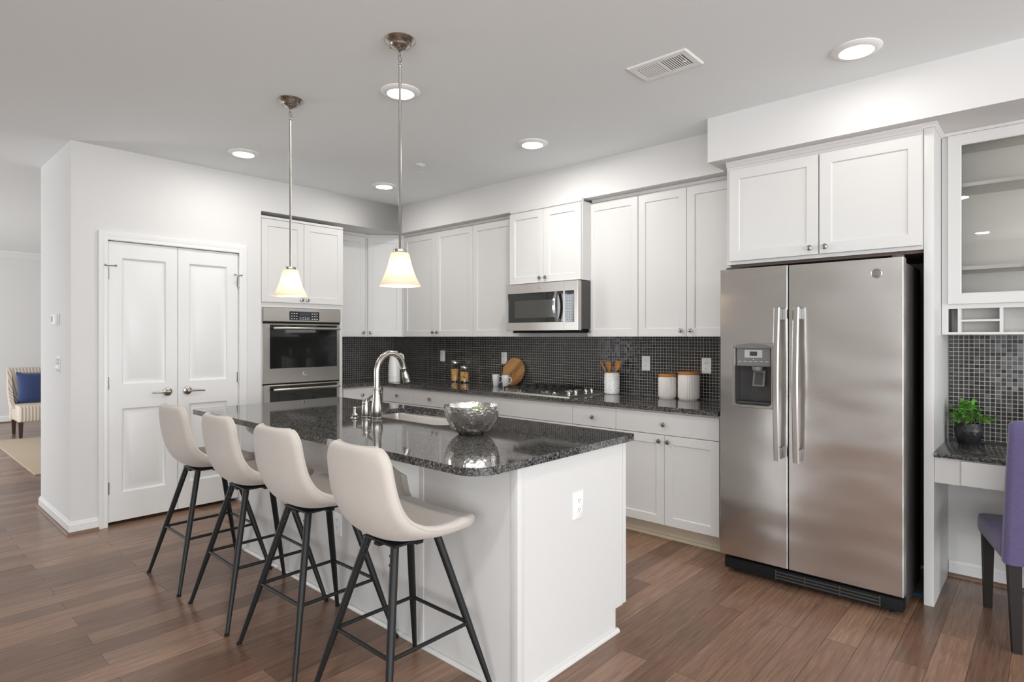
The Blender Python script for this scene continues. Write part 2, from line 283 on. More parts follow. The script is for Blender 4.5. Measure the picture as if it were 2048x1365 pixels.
# ------------------------------------------------------------------ mesh builder
class MB:
    def __init__(s): s.bm = bmesh.new()
    def face(s, pts):
        return s.bm.faces.new([s.bm.verts.new(p) for p in pts])
    def box(s, x0, x1, y0, y1, z0, z1, bev=0.0):
        r = bmesh.ops.create_cube(s.bm, size=1.0)
        for v in r['verts']:
            v.co = Vector(((x0 + x1) / 2 + v.co.x * (x1 - x0), (y0 + y1) / 2 + v.co.y * (y1 - y0), (z0 + z1) / 2 + v.co.z * (z1 - z0)))
        if bev:
            es = list({e for v in r['verts'] for e in v.link_edges})
            bmesh.ops.bevel(s.bm, geom=es, offset=bev, segments=2, affect='EDGES', profile=0.6)
        return s
    def fbox(s, F, a0, a1, n0, n1, z0, z1, bev=0.0):
        """box in a facade frame F = (origin, u): a along u, n outward, z up"""
        t = MB(); t.box(a0, a1, n0, n1, z0, z1, bev)
        s.merge(t, fmat(F)); return s
    def merge(s, o, mtx=None):
        if mtx is not None: bmesh.ops.transform(o.bm, matrix=mtx, verts=o.bm.verts)
        me = bpy.data.meshes.new('t'); o.bm.to_mesh(me); s.bm.from_mesh(me); bpy.data.meshes.remove(me); o.bm.free(); return s
    def lathe(s, prof, origin=(0, 0, 0), axis=(0, 0, 1), seg=32, cap=True):
        q = Vector(axis).normalized().to_track_quat('Z', 'Y'); o = Vector(origin); rings = []
        for r, z in prof:
            if r < 1e-6: rings.append([s.bm.verts.new(o + q @ Vector((0, 0, z)))])
            else: rings.append([s.bm.verts.new(o + q @ Vector((r * math.cos(2 * math.pi * i / seg), r * math.sin(2 * math.pi * i / seg), z))) for i in range(seg)])
        for A, B in zip(rings, rings[1:]):
            if len(A) == 1 and len(B) == 1: continue
            for i in range(seg):
                j = (i + 1) % seg
                if len(A) == 1: s.bm.faces.new((A[0], B[j], B[i]))
                elif len(B) == 1: s.bm.faces.new((A[i], A[j], B[0]))
                else: s.bm.faces.new((A[i], A[j], B[j], B[i]))
        if cap:
            for k in (0, -1):
                if len(rings[k]) > 1: s.bm.faces.new(rings[k] if k else rings[k][::-1])
        return s
    def cyl(s, p0, p1, r0, r1=None, seg=16):
        p0, p1 = Vector(p0), Vector(p1); d = p1 - p0
        return s.lathe([(r0, 0), (r0 if r1 is None else r1, d.length)], p0, d, seg)
    def sphere(s, c, r, seg=20, sx=1, sy=1, sz=1):
        t = bmesh.ops.create_uvsphere(s.bm, u_segments=seg, v_segments=max(8, seg // 2), radius=r)
        for v in t['verts']: v.co = Vector((v.co.x * sx + c[0], v.co.y * sy + c[1], v.co.z * sz + c[2]))
        return s
    def tube(s, pts, r, seg=12, closed=False, cap=True):
        pts = [Vector(p) for p in pts]; N = len(pts); rings = []; up = None
        rr = r if isinstance(r, (list, tuple)) else [r] * N
        for i, p in enumerate(pts):
            if closed: d = pts[(i + 1) % N] - pts[i - 1]
            else: d = pts[min(i + 1, N - 1)] - pts[max(i - 1, 0)]
            d.normalize()
            if up is None: up = Vector((0, 0, 1)) if abs(d.z) < 0.9 else Vector((1, 0, 0))
            u = (up - d * up.dot(d)).normalized(); v = d.cross(u); up = u
            rings.append([s.bm.verts.new(p + (u * math.cos(2 * math.pi * k / seg) + v * math.sin(2 * math.pi * k / seg)) * rr[i]) for k in range(seg)])
        for i in range(N if closed else N - 1):
            A, B = rings[i], rings[(i + 1) % N]
            for k in range(seg): s.bm.faces.new((A[k], A[(k + 1) % seg], B[(k + 1) % seg], B[k]))
        if cap and not closed: s.bm.faces.new(rings[0][::-1]); s.bm.faces.new(rings[-1])
        return s
    def torus(s, c, R_, r, axis=(0, 0, 1), seg=28, rseg=10, sx=1.0):
        q = Vector(axis).to_track_quat('Z', 'Y')
        return s.tube([Vector(c) + q @ Vector((R_ * sx * math.cos(2 * math.pi * i / seg), R_ * math.sin(2 * math.pi * i / seg), 0)) for i in range(seg)], r, rseg, closed=True)
    def poly(s, outer, z0, z1, holes=(), bev=0.0):
        """flat slab from a 2D outline with holes"""
        vs = []
        def loop(pts, z): return [s.bm.verts.new((p[0], p[1], z)) for p in pts]
        for z, flip in ((z1, False), (z0, True)):
            es = []; L = []
            for pts in (outer, *holes):
                lv = loop(pts, z); L.append(lv)
                es += [s.bm.edges.new((lv[i], lv[(i + 1) % len(lv)])) for i in range(len(lv))]
            bmesh.ops.triangle_fill(s.bm, use_beauty=True, use_dissolve=False, edges=es)
            vs.append(L)
        for T, B in zip(vs[0], vs[1]):
            for i in range(len(T)):
                j = (i + 1) % len(T); s.bm.faces.new((T[i], T[j], B[j], B[i]))
        return s
    def loft(s, loops, cap0=False, cap1=True, closed=False):
        L = [[s.bm.verts.new(p) for p in lp] for lp in loops]; n = len(L[0])
        for A, B in (zip(L, L[1:] + L[:1]) if closed else zip(L, L[1:])):
            for i in range(n):
                j = (i + 1) % n; s.bm.faces.new((A[i], A[j], B[j], B[i]))
        if cap0 and not closed: s.bm.faces.new(L[0][::-1])
        if cap1 and not closed: s.bm.faces.new(L[-1])
        return s

def fmat(F):
    o, u = Vector(F[0]), Vector(F[1]).normalized(); n = Vector((u.y, -u.x, 0))
    m = Matrix.Identity(4)
    m.col[0][:3] = u; m.col[1][:3] = n; m.col[2][:3] = (0, 0, 1); m.col[3][:3] = o
    return m
def rect(F, a0, a1, z0, z1, n, ins=0.0):
    m = fmat(F); return [m @ Vector(p) for p in ((a0 + ins, n, z0 + ins), (a1 - ins, n, z0 + ins), (a1 - ins, n, z1 - ins), (a0 + ins, n, z1 - ins))]

WM = {}
def world(o):
    return WM[o.name] if o is not None else Matrix.Identity(4)
def put(o, parent=None, mtx=Matrix.Identity(4)):
    COL.objects.link(o); o.parent = parent
    o.matrix_basis = mtx; WM[o.name] = world(parent) @ mtx
    return o
def obj(name, mb, m, parent=None, local=False, smooth=35, origin=None):
    """link a builder as ONE mesh; coordinates are world ones unless local"""
    bm = mb.bm
    bmesh.ops.remove_doubles(bm, verts=bm.verts, dist=1e-5)
    bmesh.ops.recalc_face_normals(bm, faces=bm.faces)
    for f in bm.faces: f.smooth = smooth > 0
    if smooth:
        for e in bm.edges:
            if len(e.link_faces) == 2 and e.calc_face_angle(0) > R(smooth): e.smooth = False
    mtx = Matrix.Identity(4)
    if parent is None and origin is None and not local:
        xs = [v.co for v in bm.verts]
        origin = ((min(v.x for v in xs) + max(v.x for v in xs)) / 2, (min(v.y for v in xs) + max(v.y for v in xs)) / 2, min(v.z for v in xs))
    if not local and parent is not None: bmesh.ops.transform(bm, matrix=world(parent).inverted(), verts=bm.verts)
    if parent is None and origin is not None:
        bmesh.ops.translate(bm, verts=bm.verts, vec=-Vector(origin)); mtx = Matrix.Translation(origin)
    me = bpy.data.meshes.new(name); bm.to_mesh(me); bm.free()
    me.materials.append(M[m] if isinstance(m, str) else m)
    return put(bpy.data.objects.new(name, me), parent, mtx)
def tag(o, label=None, cat=None, group=None, kind=None):
    if label: o['label'] = label
    if cat: o['category'] = cat
    if group: o['group'] = group
    if kind: o['kind'] = kind
    return o
def thing(name, label, cat, loc, rz=0.0, group=None):
    o = bpy.data.objects.new(name, None); o.empty_display_size = 0.1
    put(o, None, Matrix.Translation(loc) @ Matrix.Rotation(rz, 4, 'Z'))
    return tag(o, label, cat, group)
def struct(name, mb, m, parent=None, smooth=35):
    o = obj(name, mb, m, parent, smooth=smooth)
    if parent is None: o['kind'] = 'structure'
    return o
def kids(o): return [c for c in bpy.data.objects if c.parent == o]
def dup(o, parent=None, mtx=None, label=None):
    c = o.copy(); COL.objects.link(c); c.parent = parent
    if mtx is not None: c.matrix_basis = mtx
    if label: c['label'] = label
    WM[c.name] = world(parent) @ c.matrix_basis
    for k in kids(o): dup(k, c)
    return c

# ------------------------------------------------------------------ room dimensions
CEIL = 2.749; XP = -5.055; XW = -5.736; YN = 4.255; YE = 1.003; XB = -6.06
ZS = 2.468; YS = 3.848; XFAR = -12.43; YSO = -3.0; XEA = 5.5
HC = 0.912; CT = 0.031; ZU = 1.378; YD = 3.635; YU = 3.93
SOUTH = (1, 0, 0); EAST = (0, 1, 0)          # facade directions: u for faces looking -y and +x

# ------------------------------------------------------------------ the setting
struct('floor', MB().box(XFAR - .1, XEA + .1, YSO - .1, YN + .1, -.08, 0), 'floor')
struct('ceiling', MB().box(XFAR - .1, XEA + .1, YSO - .1, YN + .1, CEIL, CEIL + .1), 'ceiling')
struct('wall_north', MB().box(XFAR - .1, XEA + .1, YN, YN + .12, 0, CEIL), 'wall')
struct('wall_far', MB().box(XFAR - .12, XFAR, YSO, YN, 0, CEIL), 'wall')
def wall_with_opening(name, axis, at, t, lo, hi, openings):
    b = MB(); cur = lo
    def bx(p, q, z0, z1):
        if axis == 'x': b.box(p, q, at, at + t, z0, z1)
        else: b.box(at, at + t, p, q, z0, z1)
    for a, c, z0, z1 in openings:
        bx(cur, a, 0, CEIL)
        if z0 > 0: bx(a, c, 0, z0)
        bx(a, c, z1, CEIL); cur = c
    bx(cur, hi, 0, CEIL)
    return struct(name, b, 'wall')
wall_with_opening('wall_south', 'x', YSO - .12, .12, XFAR - .1, XEA + .1, [(-11.0, -7.4, 0.15, 2.35), (-0.3, 4.5, 0.3, 2.40)])
wall_with_opening('wall_east', 'y', XEA, .12, YSO, YN, [(-2.5, 3.1, 0.40, 2.40)])
for i, (ax, at, a, c, z0, z1) in enumerate((('x', YSO - .08, -11.0, -7.4, .15, 2.35), ('x', YSO - .08, -.3, 4.5, .3, 2.40), ('y', XEA + .08, -2.5, 3.1, .40, 2.40))):
    b = MB(); n = 3
    def fr(p, q, zz0, zz1):
        if ax == 'x': b.box(p, q, at - .02, at + .02, zz0, zz1)
        else: b.box(at - .02, at + .02, p, q, zz0, zz1)
    for k in range(n + 1):
        m_ = a + (c - a) * k / n; fr(max(a, m_ - .025), min(c, m_ + .025), z0, z1)
    fr(a, c, z0, z0 + .05); fr(a, c, z1 - .05, z1)
    struct('window_%d' % (i + 1), b, 'trim')  # unseen windows, invented to carry the added daylight lamps
# pantry block: door wall, west end wall, wall behind the kitchen run
b = MB()
b.box(XP - .12, XP, YE, 1.214, 0, CEIL); b.box(XP - .12, XP, 2.166, 2.347, 0, CEIL); b.box(XP - .12, XP, 1.214, 2.166, 2.088, CEIL)
struct('wall_pantry', b, 'wall')
struct('wall_end', MB().box(XB, XP - .12, YE, YE + .12, 0, CEIL), 'wall')
struct('wall_return', MB().box(XW, XP - .12, 2.227, 2.347, 0, CEIL), 'wall')
struct('wall_west', MB().box(XB, XW, YE + .12, YN, 0, CEIL), 'wall')
# soffits over the cabinets
b = MB(); b.box(XW, XP, 2.347, YN, ZS, CEIL); b.box(XP, -1.598, YS, YN, ZS, CEIL); b.box(-1.598, XEA, 3.592, YN, 2.473, CEIL)
struct('wall_soffit', b, 'wall')
# pantry interior behind the doors, shade put into its dark colour
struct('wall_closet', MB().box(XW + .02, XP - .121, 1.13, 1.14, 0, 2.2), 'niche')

# baseboards with brown shoe moulding
def baseboard(name, pts, h=.088, t=.014):
    """pts: list of lists of (point, outward) along the floor"""
    b = MB(); s = MB()
    for run in pts:
        run = [(Vector((*p, 0)), Vector((*o, 0))) for p, o in run]
        prof = [(0, .012), (t, .012), (t, h - .022), (t * .62, h - .016), (t * .62, h - .008), (t * .25, h), (0, h)]
        b.loft([[p + o * a + Vector((0, 0, z)) for a, z in prof] for p, o in run], True, True)
        pr = [(0, 0), (t + .017, 0), (t + .015, .009), (t + .009, .016), (t, .018), (0, .018)]
        s.loft([[p + o * a + Vector((0, 0, z)) for a, z in pr] for p, o in run], True, True)
    o = struct(name, b, 'trim'); obj('shoe_moulding', s, 'shoe', o); return o
t_ = .014
baseboard('baseboard_left', [[((XB, YE), (-1, -1)), ((XP, YE), (1, -1)), ((XP, 1.163), (1, 0))]])
baseboard('baseboard_north', [[((-.438, YN), (0, -1)), ((XEA, YN), (0, -1))]])
baseboard('baseboard_far', [[((XFAR, YSO), (1, 0)), ((XFAR, YN), (1, 0))]], h=.11)
# crown moulding of the living room
b = MB(); pr = [(0, 0), (.09, 0), (.085, -.02), (.05, -.05), (.03, -.09), (.012, -.11), (0, -.11)]
b.loft([[Vector((XFAR + a, y, CEIL + z)) for a, z in pr] for y in (YSO, YN)], True, True)
struct('trim_1', b, 'trim')
# pantry door casing
b = MB(); Fd = ((XP, 0, 0), EAST)
prof = [(0, 0), (0, .010), (.012, .013), (.022, .010), (.036, .016), (.056, .018), (.060, .014), (.060, 0)]   # inner edge -> outer edge
path = [(1.220, 0, -1, 0), (1.220, 2.083, -1, 1), (2.160, 2.083, 1, 1), (2.160, 0, 1, 0)]
b.loft([[Vector((XP + n_, y + sy * w_, z + sz * w_)) for w_, n_ in prof] for y, z, sy, sz in path], True, True)
struct('trim_2', b, 'trim')
b = MB(); b.box(XP - .12, XP, 1.214, 1.222, 0, 2.088); b.box(XP - .12, XP, 2.158, 2.166, 0, 2.088); b.box(XP - .12, XP, 1.222, 2.158, 2.080, 2.088)
struct('trim_3', b, 'trim')

# ------------------------------------------------------------------ facade parts
def slab_grid(mb, F, a0, a1, z0, z1, t, holes=(), bev=.003, n0=0.0):
    """slab with bevelled edges whose front face is left open at the holes"""
    mb.loft([rect(F, a0, a1, z0, z1, n0), rect(F, a0, a1, z0, z1, n0 + t - bev), rect(F, a0, a1, z0, z1, n0 + t, bev)], True, False)
    A = sorted({a0 + bev, a1 - bev, *[h[0] for h in holes], *[h[1] for h in holes]})
    Z = sorted({z0 + bev, z1 - bev, *[h[2] for h in holes], *[h[3] for h in holes]})
    m = fmat(F)
    for p, q in zip(A, A[1:]):
        for r_, s_ in zip(Z, Z[1:]):
            ca, cz = (p + q) / 2, (r_ + s_) / 2
            if any(h[0] < ca < h[1] and h[2] < cz < h[3] for h in holes): continue
            mb.face([m @ Vector(v) for v in ((p, n0 + t, r_), (q, n0 + t, r_), (q, n0 + t, s_), (p, n0 + t, s_))])
def shaker(F, a0, a1, z0, z1, n0=0.0, t=.019, fr=.057, rec=.008):
    b = MB(); L = lambda n, i: rect(F, a0, a1, z0, z1, n0 + n, i)
    b.loft([L(0, 0), L(t - .0015, 0), L(t, .0015), L(t, fr), L(t - .002, fr + .0015), L(t - rec, fr + .005)], True, True); return b
def flat_front(F, a0, a1, z0, z1, n0=0.0, t=.019):
    b = MB(); L = lambda n, i: rect(F, a0, a1, z0, z1, n0 + n, i)
    b.loft([L(0, 0), L(t - .002, 0), L(t, .002)], True, True); return b
def knob(parent, F, a, z, n0=.019):
    m = fmat(F); b = MB(); o = m @ Vector((a, n0, z)); ax = m.to_3x3() @ Vector((0, 1, 0))
    b.lathe([(0, 0), (.0075, 0), (.0075, .002), (.0048, .005), (.0048, .012), (.009, .0155), (.0148, .018), (.0158, .021), (.0148, .0245), (.009, .027), (0, .0278)], o, ax, 20, cap=False)
    return obj('knob', b, 'pewter', parent)
G = .0016
def cabinet(name, label, group, F, w_, depth, z0, z1, fronts, toe=0.0, rail=None, n0=0.0):
    """fronts: ('door'|'drawer'|'false', a0, a1, z0, z1, knob positions)"""
    m = fmat(F); base = m @ Vector((w_ / 2, -depth / 2, 0)); base.z = 0 if toe else z0
    t = thing(name, label, 'cabinet', base, group=group)
    b = MB(); b.fbox(F, 0, w_, -depth, -.001, max(z0, toe), z1)
    obj('body', b, 'cab', t)
    if toe:
        obj('toe_kick', MB().fbox(F, 0, w_, -depth, -.075, 0, toe), 'toe', t)
        b = MB(); pr = [(-.075, 0), (-.058, 0), (-.060, .010), (-.066, .017), (-.075, .019)]
        b.loft([[m @ Vector((a, n_, z)) for n_, z in pr] for a in (0, w_)], True, True); obj('base_moulding', b, 'toe', t)
    for kind, a0, a1, q0, q1, ks in fronts:
        if kind == 'door': d = obj('door', shaker(F, a0 + G, a1 - G, q0, q1), 'cab', t)
        else: d = obj('drawer', flat_front(F, a0 + G, a1 - G, q0, q1), 'cab', t)
        for a, z in ks: knob(d, F, a, z)
    if rail:
        b = MB(); b.fbox(F, 0, w_, -.02, .010, z1, rail); obj('top_rail', b, 'cab', t)
    return t

# base cabinets along the cooktop wall (face at y = YD + .019, doors proud of it)
FB = YD + .019; ZB = HC - CT - .010
base_units = [
    (-5.086, -4.584, 'white base cabinet with one drawer beside the inside corner, right of the faucet in view', 'k1'),
    (-4.584, -4.080, 'white base cabinet with one drawer below the two glass pasta jars', 'k1'),
    (-4.080, -3.607, 'white narrow base cabinet with one drawer just left of the cooktop cabinet', 'k1'),
    (-3.607, -2.681, 'wide white base cabinet under the gas cooktop, blank front without a knob', 'cook'),
    (-2.681, -2.298, 'white base cabinet with one narrow drawer between the cooktop cabinet and the widest drawer', 'k1'),
    (-2.298, -1.540, 'white two-door base cabinet with one wide drawer beside the refrigerator', 'k2'),
]
for x0, x1, lab, kind in base_units:
    w_ = x1 - x0; F = ((x0, FB, 0), SOUTH); zd = .716
    fr = [('drawer', 0, w_, zd + .004, ZB - .006, [] if kind == 'cook' else [(w_ / 2, (zd + ZB) / 2 - .004)])]
    if kind == 'k1': fr.append(('door', 0, w_, .115, zd, [(w_ - .035, zd - .055)]))
    else: fr += [('door', 0, w_ / 2, .115, zd, [(w_ / 2 - .032, zd - .04)]), ('door', w_ / 2, w_, .115, zd, [(w_ / 2 + .032, zd - .04)])]
    t = cabinet('base_cabinet', lab, 'white base cabinets along the cooktop wall', F, w_, YN - FB - .002, .115, ZB, fr, toe=.108)
    if x0 == base_units[0][0]: obj('corner_filler', MB().box(XW + .61, x0 + .001, FB - .004, FB + .05, .108, ZB), 'cab', t)
FW = XW + .61; y0, y1 = 3.156, 3.635
F = ((FW, y0, 0), EAST)
cabinet('base_cabinet', 'white base cabinet between the wall ovens and the inside corner, one drawer showing', 'white base cabinets along the cooktop wall', F, y1 - y0, .61, .115, ZB,
        [('drawer', .03, y1 - y0, .720, ZB - .006, [((y1 - y0) / 2, .795)]), ('door', .03, y1 - y0, .115, .716, [(.08, .66)])], toe=.108)

# L-shaped granite worktop
def rounded(pts, rad, n=8):
    out = []; N = len(pts)
    for i, p in enumerate(pts):
        r_ = rad[i] if isinstance(rad, (list, tuple)) else rad
        p = Vector(p); a = Vector(pts[i - 1]); c = Vector(pts[(i + 1) % N])
        if r_ <= 0: out.append(tuple(p)); continue
        d0, d1 = (a - p).normalized(), (c - p).normalized()
        ang = d0.angle(d1); tl = r_ / math.tan(ang / 2); cen = p + (d0 + d1).normalized() * (r_ / math.sin(ang / 2))
        v0, v1 = p + d0 * tl - cen, p + d1 * tl - cen
        a0 = math.atan2(v0.y, v0.x); da = math.atan2(v1.y, v1.x) - a0
        while da > math.pi: da -= 2 * math.pi
        while da < -math.pi: da += 2 * math.pi
        out += [(cen.x + r_ * math.cos(a0 + da * k / n), cen.y + r_ * math.sin(a0 + da * k / n)) for k in range(n + 1)]
    return out
b = MB(); b.poly([(XW, 3.157), (FW + .050, 3.157), (FW + .050, YD - .034), (-1.535, YD - .034), (-1.535, YN), (XW, YN)], HC - CT, HC)
ct = obj('worktop', b, 'granite'); tag(ct, 'black speckled granite worktop running along the tiled wall into the corner', 'countertop')
b = MB(); b.poly([(XW, 3.157), (FW + .012, 3.157), (FW + .012, YD + .006), (-1.535, YD + .006), (-1.535, YN), (XW, YN)], ZB, HC - CT)
obj('sub_top', b, 'toe', ct)
# mosaic tile
b = MB(); b.box(XW + .010, -1.535, YN - .009, YN - .001, HC, ZU - .001)
tag(obj('tile_backsplash', b, 'tile'), 'long black mosaic tile backsplash behind the cooktop and the jars', 'backsplash')
b = MB(); b.box(XW + .001, XW + .009, 3.157, YN - .001, HC, ZU - .001)
tag(obj('tile_backsplash', b, 'tile'), 'short black mosaic tile backsplash beside the oven tower', 'backsplash')
b = MB(); b.box(-.438, 1.2, YN - .009, YN - .001, .791, 1.389)
tag(obj('tile_backsplash', b, 'tile'), 'dark mosaic tile panel above the desk behind the potted plant', 'backsplash')

# upper cabinets
UZ1 = 2.444
def upper(x0, x1, y, z0, doors, lab, zk=.045, z1=UZ1, depth=None, dtop=2.432):
    F = ((x0, y + .019, 0), SOUTH); w_ = x1 - x0
    fr = [('door', a - x0, c - x0, z0 + .002, dtop, [(k - x0, z0 + zk)]) for a, c, k in doors]
    return cabinet('wall_cabinet', lab, 'white wall cabinets over the worktop', F, w_, (YN - y - .021) if depth is None else depth, z0, z1, fr, rail=ZS - .001)
upper(-5.126, -4.067, YU, ZU, [(-5.126, -4.603, -4.636), (-4.603, -4.067, -4.570)], 'white two-door wall cabinet next to the corner cabinet, above the pasta jars')
upper(-4.067, -3.480, YU, ZU, [(-4.067, -3.482, -3.515)], 'white single-door wall cabinet just left of the microwave')
upper(-3.474, -2.716, 3.800, 1.826, [(-3.474, -3.098, -3.128), (-3.098, -2.720, -3.066)], 'short white two-door wall cabinet directly above the microwave', zk=.04)
upper(-2.712, -2.292, YU, ZU, [(-2.750, -2.292, -2.718)], 'white single-door wall cabinet just right of the microwave')
upper(-2.290, -1.515, YU, ZU, [(-2.290, -1.903, -1.938), (-1.903, -1.515, -1.868)], 'white two-door wall cabinet left of the refrigerator, above the ribbed canisters')
# oven-wall upper and the diagonal corner unit
F = ((XW + .33, 3.157, 0), EAST); w_ = 3.627 - 3.157
cabinet('wall_cabinet', 'white single-door wall cabinet between the oven tower and the angled corner cabinet', 'white wall cabinets over the worktop', F, w_, .33, ZU, UZ1,
        [('door', 0, w_, ZU + .002, 2.432, [(w_ - .035, ZU + .045)])], rail=ZS - .001)
p0, p1 = Vector((XW + .33, 3.645, 0)), Vector((-5.126, YU, 0)); u = (p1 - p0).normalized(); wd = (p1 - p0).length
t = thing('wall_cabinet', 'angled white corner wall cabinet with one door where the two tiled walls meet', 'cabinet', (XW + .25, 4.0, ZU), group='white wall cabinets over the worktop')
b = MB(); pl = [(XW, 3.629), (XW + .325, 3.629), (XW + .325, 3.650), (-5.135, YU + .012), (-5.128, YU + .019), (-5.128, YN), (XW, YN)]
b.poly(pl, ZU, UZ1); obj('body', b, 'cab', t)
Fdg = (p0 + Vector((.006, -.002, 0)), u)
d = obj('door', shaker(Fdg, .022, wd - .02, ZU + .002, 2.432, n0=-.008), 'cab', t); knob(d, Fdg, .055, ZU + .045, .011)
b = MB(); b.poly(pl, UZ1, ZS - .001); obj('top_rail', b, 'cab', t)

# ------------------------------------------------------------------ oven tower
y0, y1 = 2.351, 3.153; F = ((XP - .020, y0, 0), EAST); w_ = y1 - y0
t = thing('oven_cabinet', 'tall white cabinet housing the double wall oven, two doors above it', 'cabinet', (XP - .33, (y0 + y1) / 2, 0))
b = MB(); dp = XP - .02 - XW
b.fbox(F, 0, .018, -dp, 0, 0, 2.425); b.fbox(F, w_ - .030, w_, -dp, 0, 0, 2.425)
b.fbox(F, .018, w_ - .030, -dp, 0, 1.640, 2.425); b.fbox(F, .018, w_ - .030, -dp, 0, 0, .30)
obj('body', b, 'cab', t)
for a0, a1, ka in ((0, .396, .368), (.396, w_, .424)):
    d = obj('door', shaker(F, a0 + G, a1 - G, 1.683, 2.405), 'cab', t); knob(d, F, ka, 1.712)
obj('drawer', flat_front(F, G, w_ - G, .12, .29), 'cab', t)
obj('top_rail', MB().fbox(F, 0, w_, -.03, .016, 2.411, 2.432), 'cab', t)

def text_mesh(body, size, depth, mtx, align='CENTER', shear=0.0):
    c = bpy.data.curves.new('txt', 'FONT'); c.body = body; c.size = size; c.extrude = depth; c.align_x = align; c.align_y = 'CENTER'; c.shear = shear
    o = bpy.data.objects.new('txt', c); COL.objects.link(o)
    me = bpy.data.meshes.new_from_object(o.evaluated_get(bpy.context.evaluated_depsgraph_get()))
    bpy.data.objects.remove(o); bpy.data.curves.remove(c)
    b = MB(); b.bm.from_mesh(me); bpy.data.meshes.remove(me); bmesh.ops.transform(b.bm, matrix=mtx, verts=b.bm.verts); return b
def badge(parent, F, a, z, n, r, face='greyplastic', script='chrome'):
    """round maker's badge: disc, rim and monogram"""
    m = fmat(F); o = m @ Vector((a, n, z)); ax = m.to_3x3() @ Vector((0, 1, 0))
    e = obj('badge', MB().lathe([(0, 0), (r, 0), (r, .002), (r * .93, .003), (0, .003)], o, ax, 32, False), face, parent)
    b = MB().torus(o + ax * .003, r * .93, r * .07, ax, 36, 8); b.torus(o + ax * .003, r * .74, r * .03, ax, 36, 6)
    obj('rim', b, 'chrome', e)
    rot = m.to_3x3().to_4x4(); tm = Matrix.Translation(o + ax * .0034) @ rot @ Matrix.Rotation(R(90), 4, 'X')
    obj('monogram', text_mesh('GE', r * 1.05, .0008, tm, shear=.25), script, e, smooth=0)
def rbar(parent, name, F, a0, a1, z, n, r, mt='steel', post=.045):
    """horizontal bar handle with end posts"""
    m = fmat(F); P = lambda a, nn, zz: m @ Vector((a, nn, zz)); b = MB()
    b.tube([P(a0, n - .002, z), P(a0 + .004, n, z), P(a0 + .012, n, z), P(a1 - .012, n, z), P(a1 - .004, n, z), P(a1, n - .002, z)], [r * .55, r * .85, r, r, r * .85, r * .55], 16)
    for a in (a0 + .03, a1 - .03): b.tube([P(a, n, z), P(a, n - post, z)], r * .65, 10)
    return obj(name, b, mt, parent)

# double wall oven (sits inside the tower)
F = ((XP, 2.363, 0), EAST); ow = .757
t = thing('wall_oven', 'stainless steel double wall oven set in the tall white cabinet', 'oven', (XP - .28, 2.363 + ow / 2, .36))
obj('body', MB().fbox(F, .012, ow - .012, -.55, -.012, .36, 1.632), 'black', t)
cp = MB(); slab_grid(cp, F, 0, ow, 1.512, 1.636, .030, bev=.004, n0=-.02); cp = obj('control_panel', cp, 'steel', t)
b = MB(); slab_grid(b, F, .238, .528, 1.527, 1.606, .004, bev=.002, n0=.009); kp = obj('keypad', b, 'blackglass', cp)
b = MB()
for i in range(3):
    for j in range(3):
        for a in (.252 + i * .024, .452 + i * .024): b.fbox(F, a, a + .013, .0131, .0134, 1.536 + j * .024, 1.543 + j * .024)
for i in range(6):
    for j in range(2): b.fbox(F, .335 + i * .017, .342 + i * .017, .0131, .0134, 1.534 + j * .014, 1.540 + j * .014)
obj('buttons', b, 'mark', kp, smooth=0)
obj('display', MB().fbox(F, .335, .430, .0131, .0134, 1.570, 1.594), 'ledpanel', kp)
obj('seam', MB().fbox(F, .004, ow - .004, -.012, -.002, 1.494, 1.514), 'rubber', t)
def oven_door(z0, z1, g0, g1, hz, logo):
    b = MB(); slab_grid(b, F, .006, ow - .012, z0, z1, .030, holes=[(.058, .714, g0, g1)], bev=.004, n0=-.02)
    d = obj('door', b, 'steel', t)
    b = MB(); m = fmat(F)
    b.loft([rect(F, .058, .714, g0, g1, .010), rect(F, .058, .714, g0, g1, .004, .003)], False, True); obj('window', b, 'blackglass', d)
    rbar(d, 'handle', F, .068, .720, hz, .058, .0125)
    if logo: badge(d, F, .381, 1.037, .010, .017, 'chrome', 'greyplastic')
    return d
oven_door(.966, 1.494, 1.098, 1.484, 1.452, True)
oven_door(.425, .953, .56, .943, .912, False)
obj('seam', MB().fbox(F, .004, ow - .012, -.012, -.002, .951, .967), 'rubber', t)
obj('bottom_vent', MB().fbox(F, .004, ow - .004, -.02, .005, .375, .420), 'steel', t)

# ------------------------------------------------------------------ microwave
F = ((-3.4715, 3.754, 0), SOUTH); mw = .757; n0 = -.045
t = thing('microwave', 'stainless steel over-the-range microwave hanging above the gas cooktop', 'microwave', (-3.093, 4.0, 1.429))
obj('body', MB().fbox(F, .004, mw - .003, -(YN - 3.754) + .002, -.045, 1.440, 1.820), 'darkplastic', t)
obj('bottom_grille', MB().fbox(F, .03, mw - .03, -.44, -.06, 1.412, 1.441), 'rubber', t)
b = MB(); slab_grid(b, F, 0, .6165, 1.429, 1.818, .045, holes=[(.020, .6165 - .003, 1.496, 1.742)], bev=.0012, n0=n0)
d = obj('door', b, 'steel', t)
b = MB(); b.loft([rect(F, .020, .6135, 1.496, 1.742, 0), rect(F, .020, .6135, 1.496, 1.742, -.004, .003)], False, True); g = obj('window', b, 'blackglass', d)
obj('mesh_screen', MB().fbox(F, .096, .520, -.0038, -.0030, 1.535, 1.680), 'mwglass', g)
badge(d, F, .367, 1.780, 0, .014, 'chrome', 'greyplastic')
m_ = fmat(F); b = MB(); K = 14
pts = [(.558 + .0 * k, .012 + .030 * math.sin(math.pi * k / K), 1.497 + (1.742 - 1.497) * k / K) for k in range(K + 1)]
b.loft([[m_ @ Vector((a + da, n_ + dn, z)) for da, dn in ((-.013, 0), (.013, 0), (.013, .010), (.008, .014), (-.008, .014), (-.013, .010))] for a, n_, z in pts], True, True)
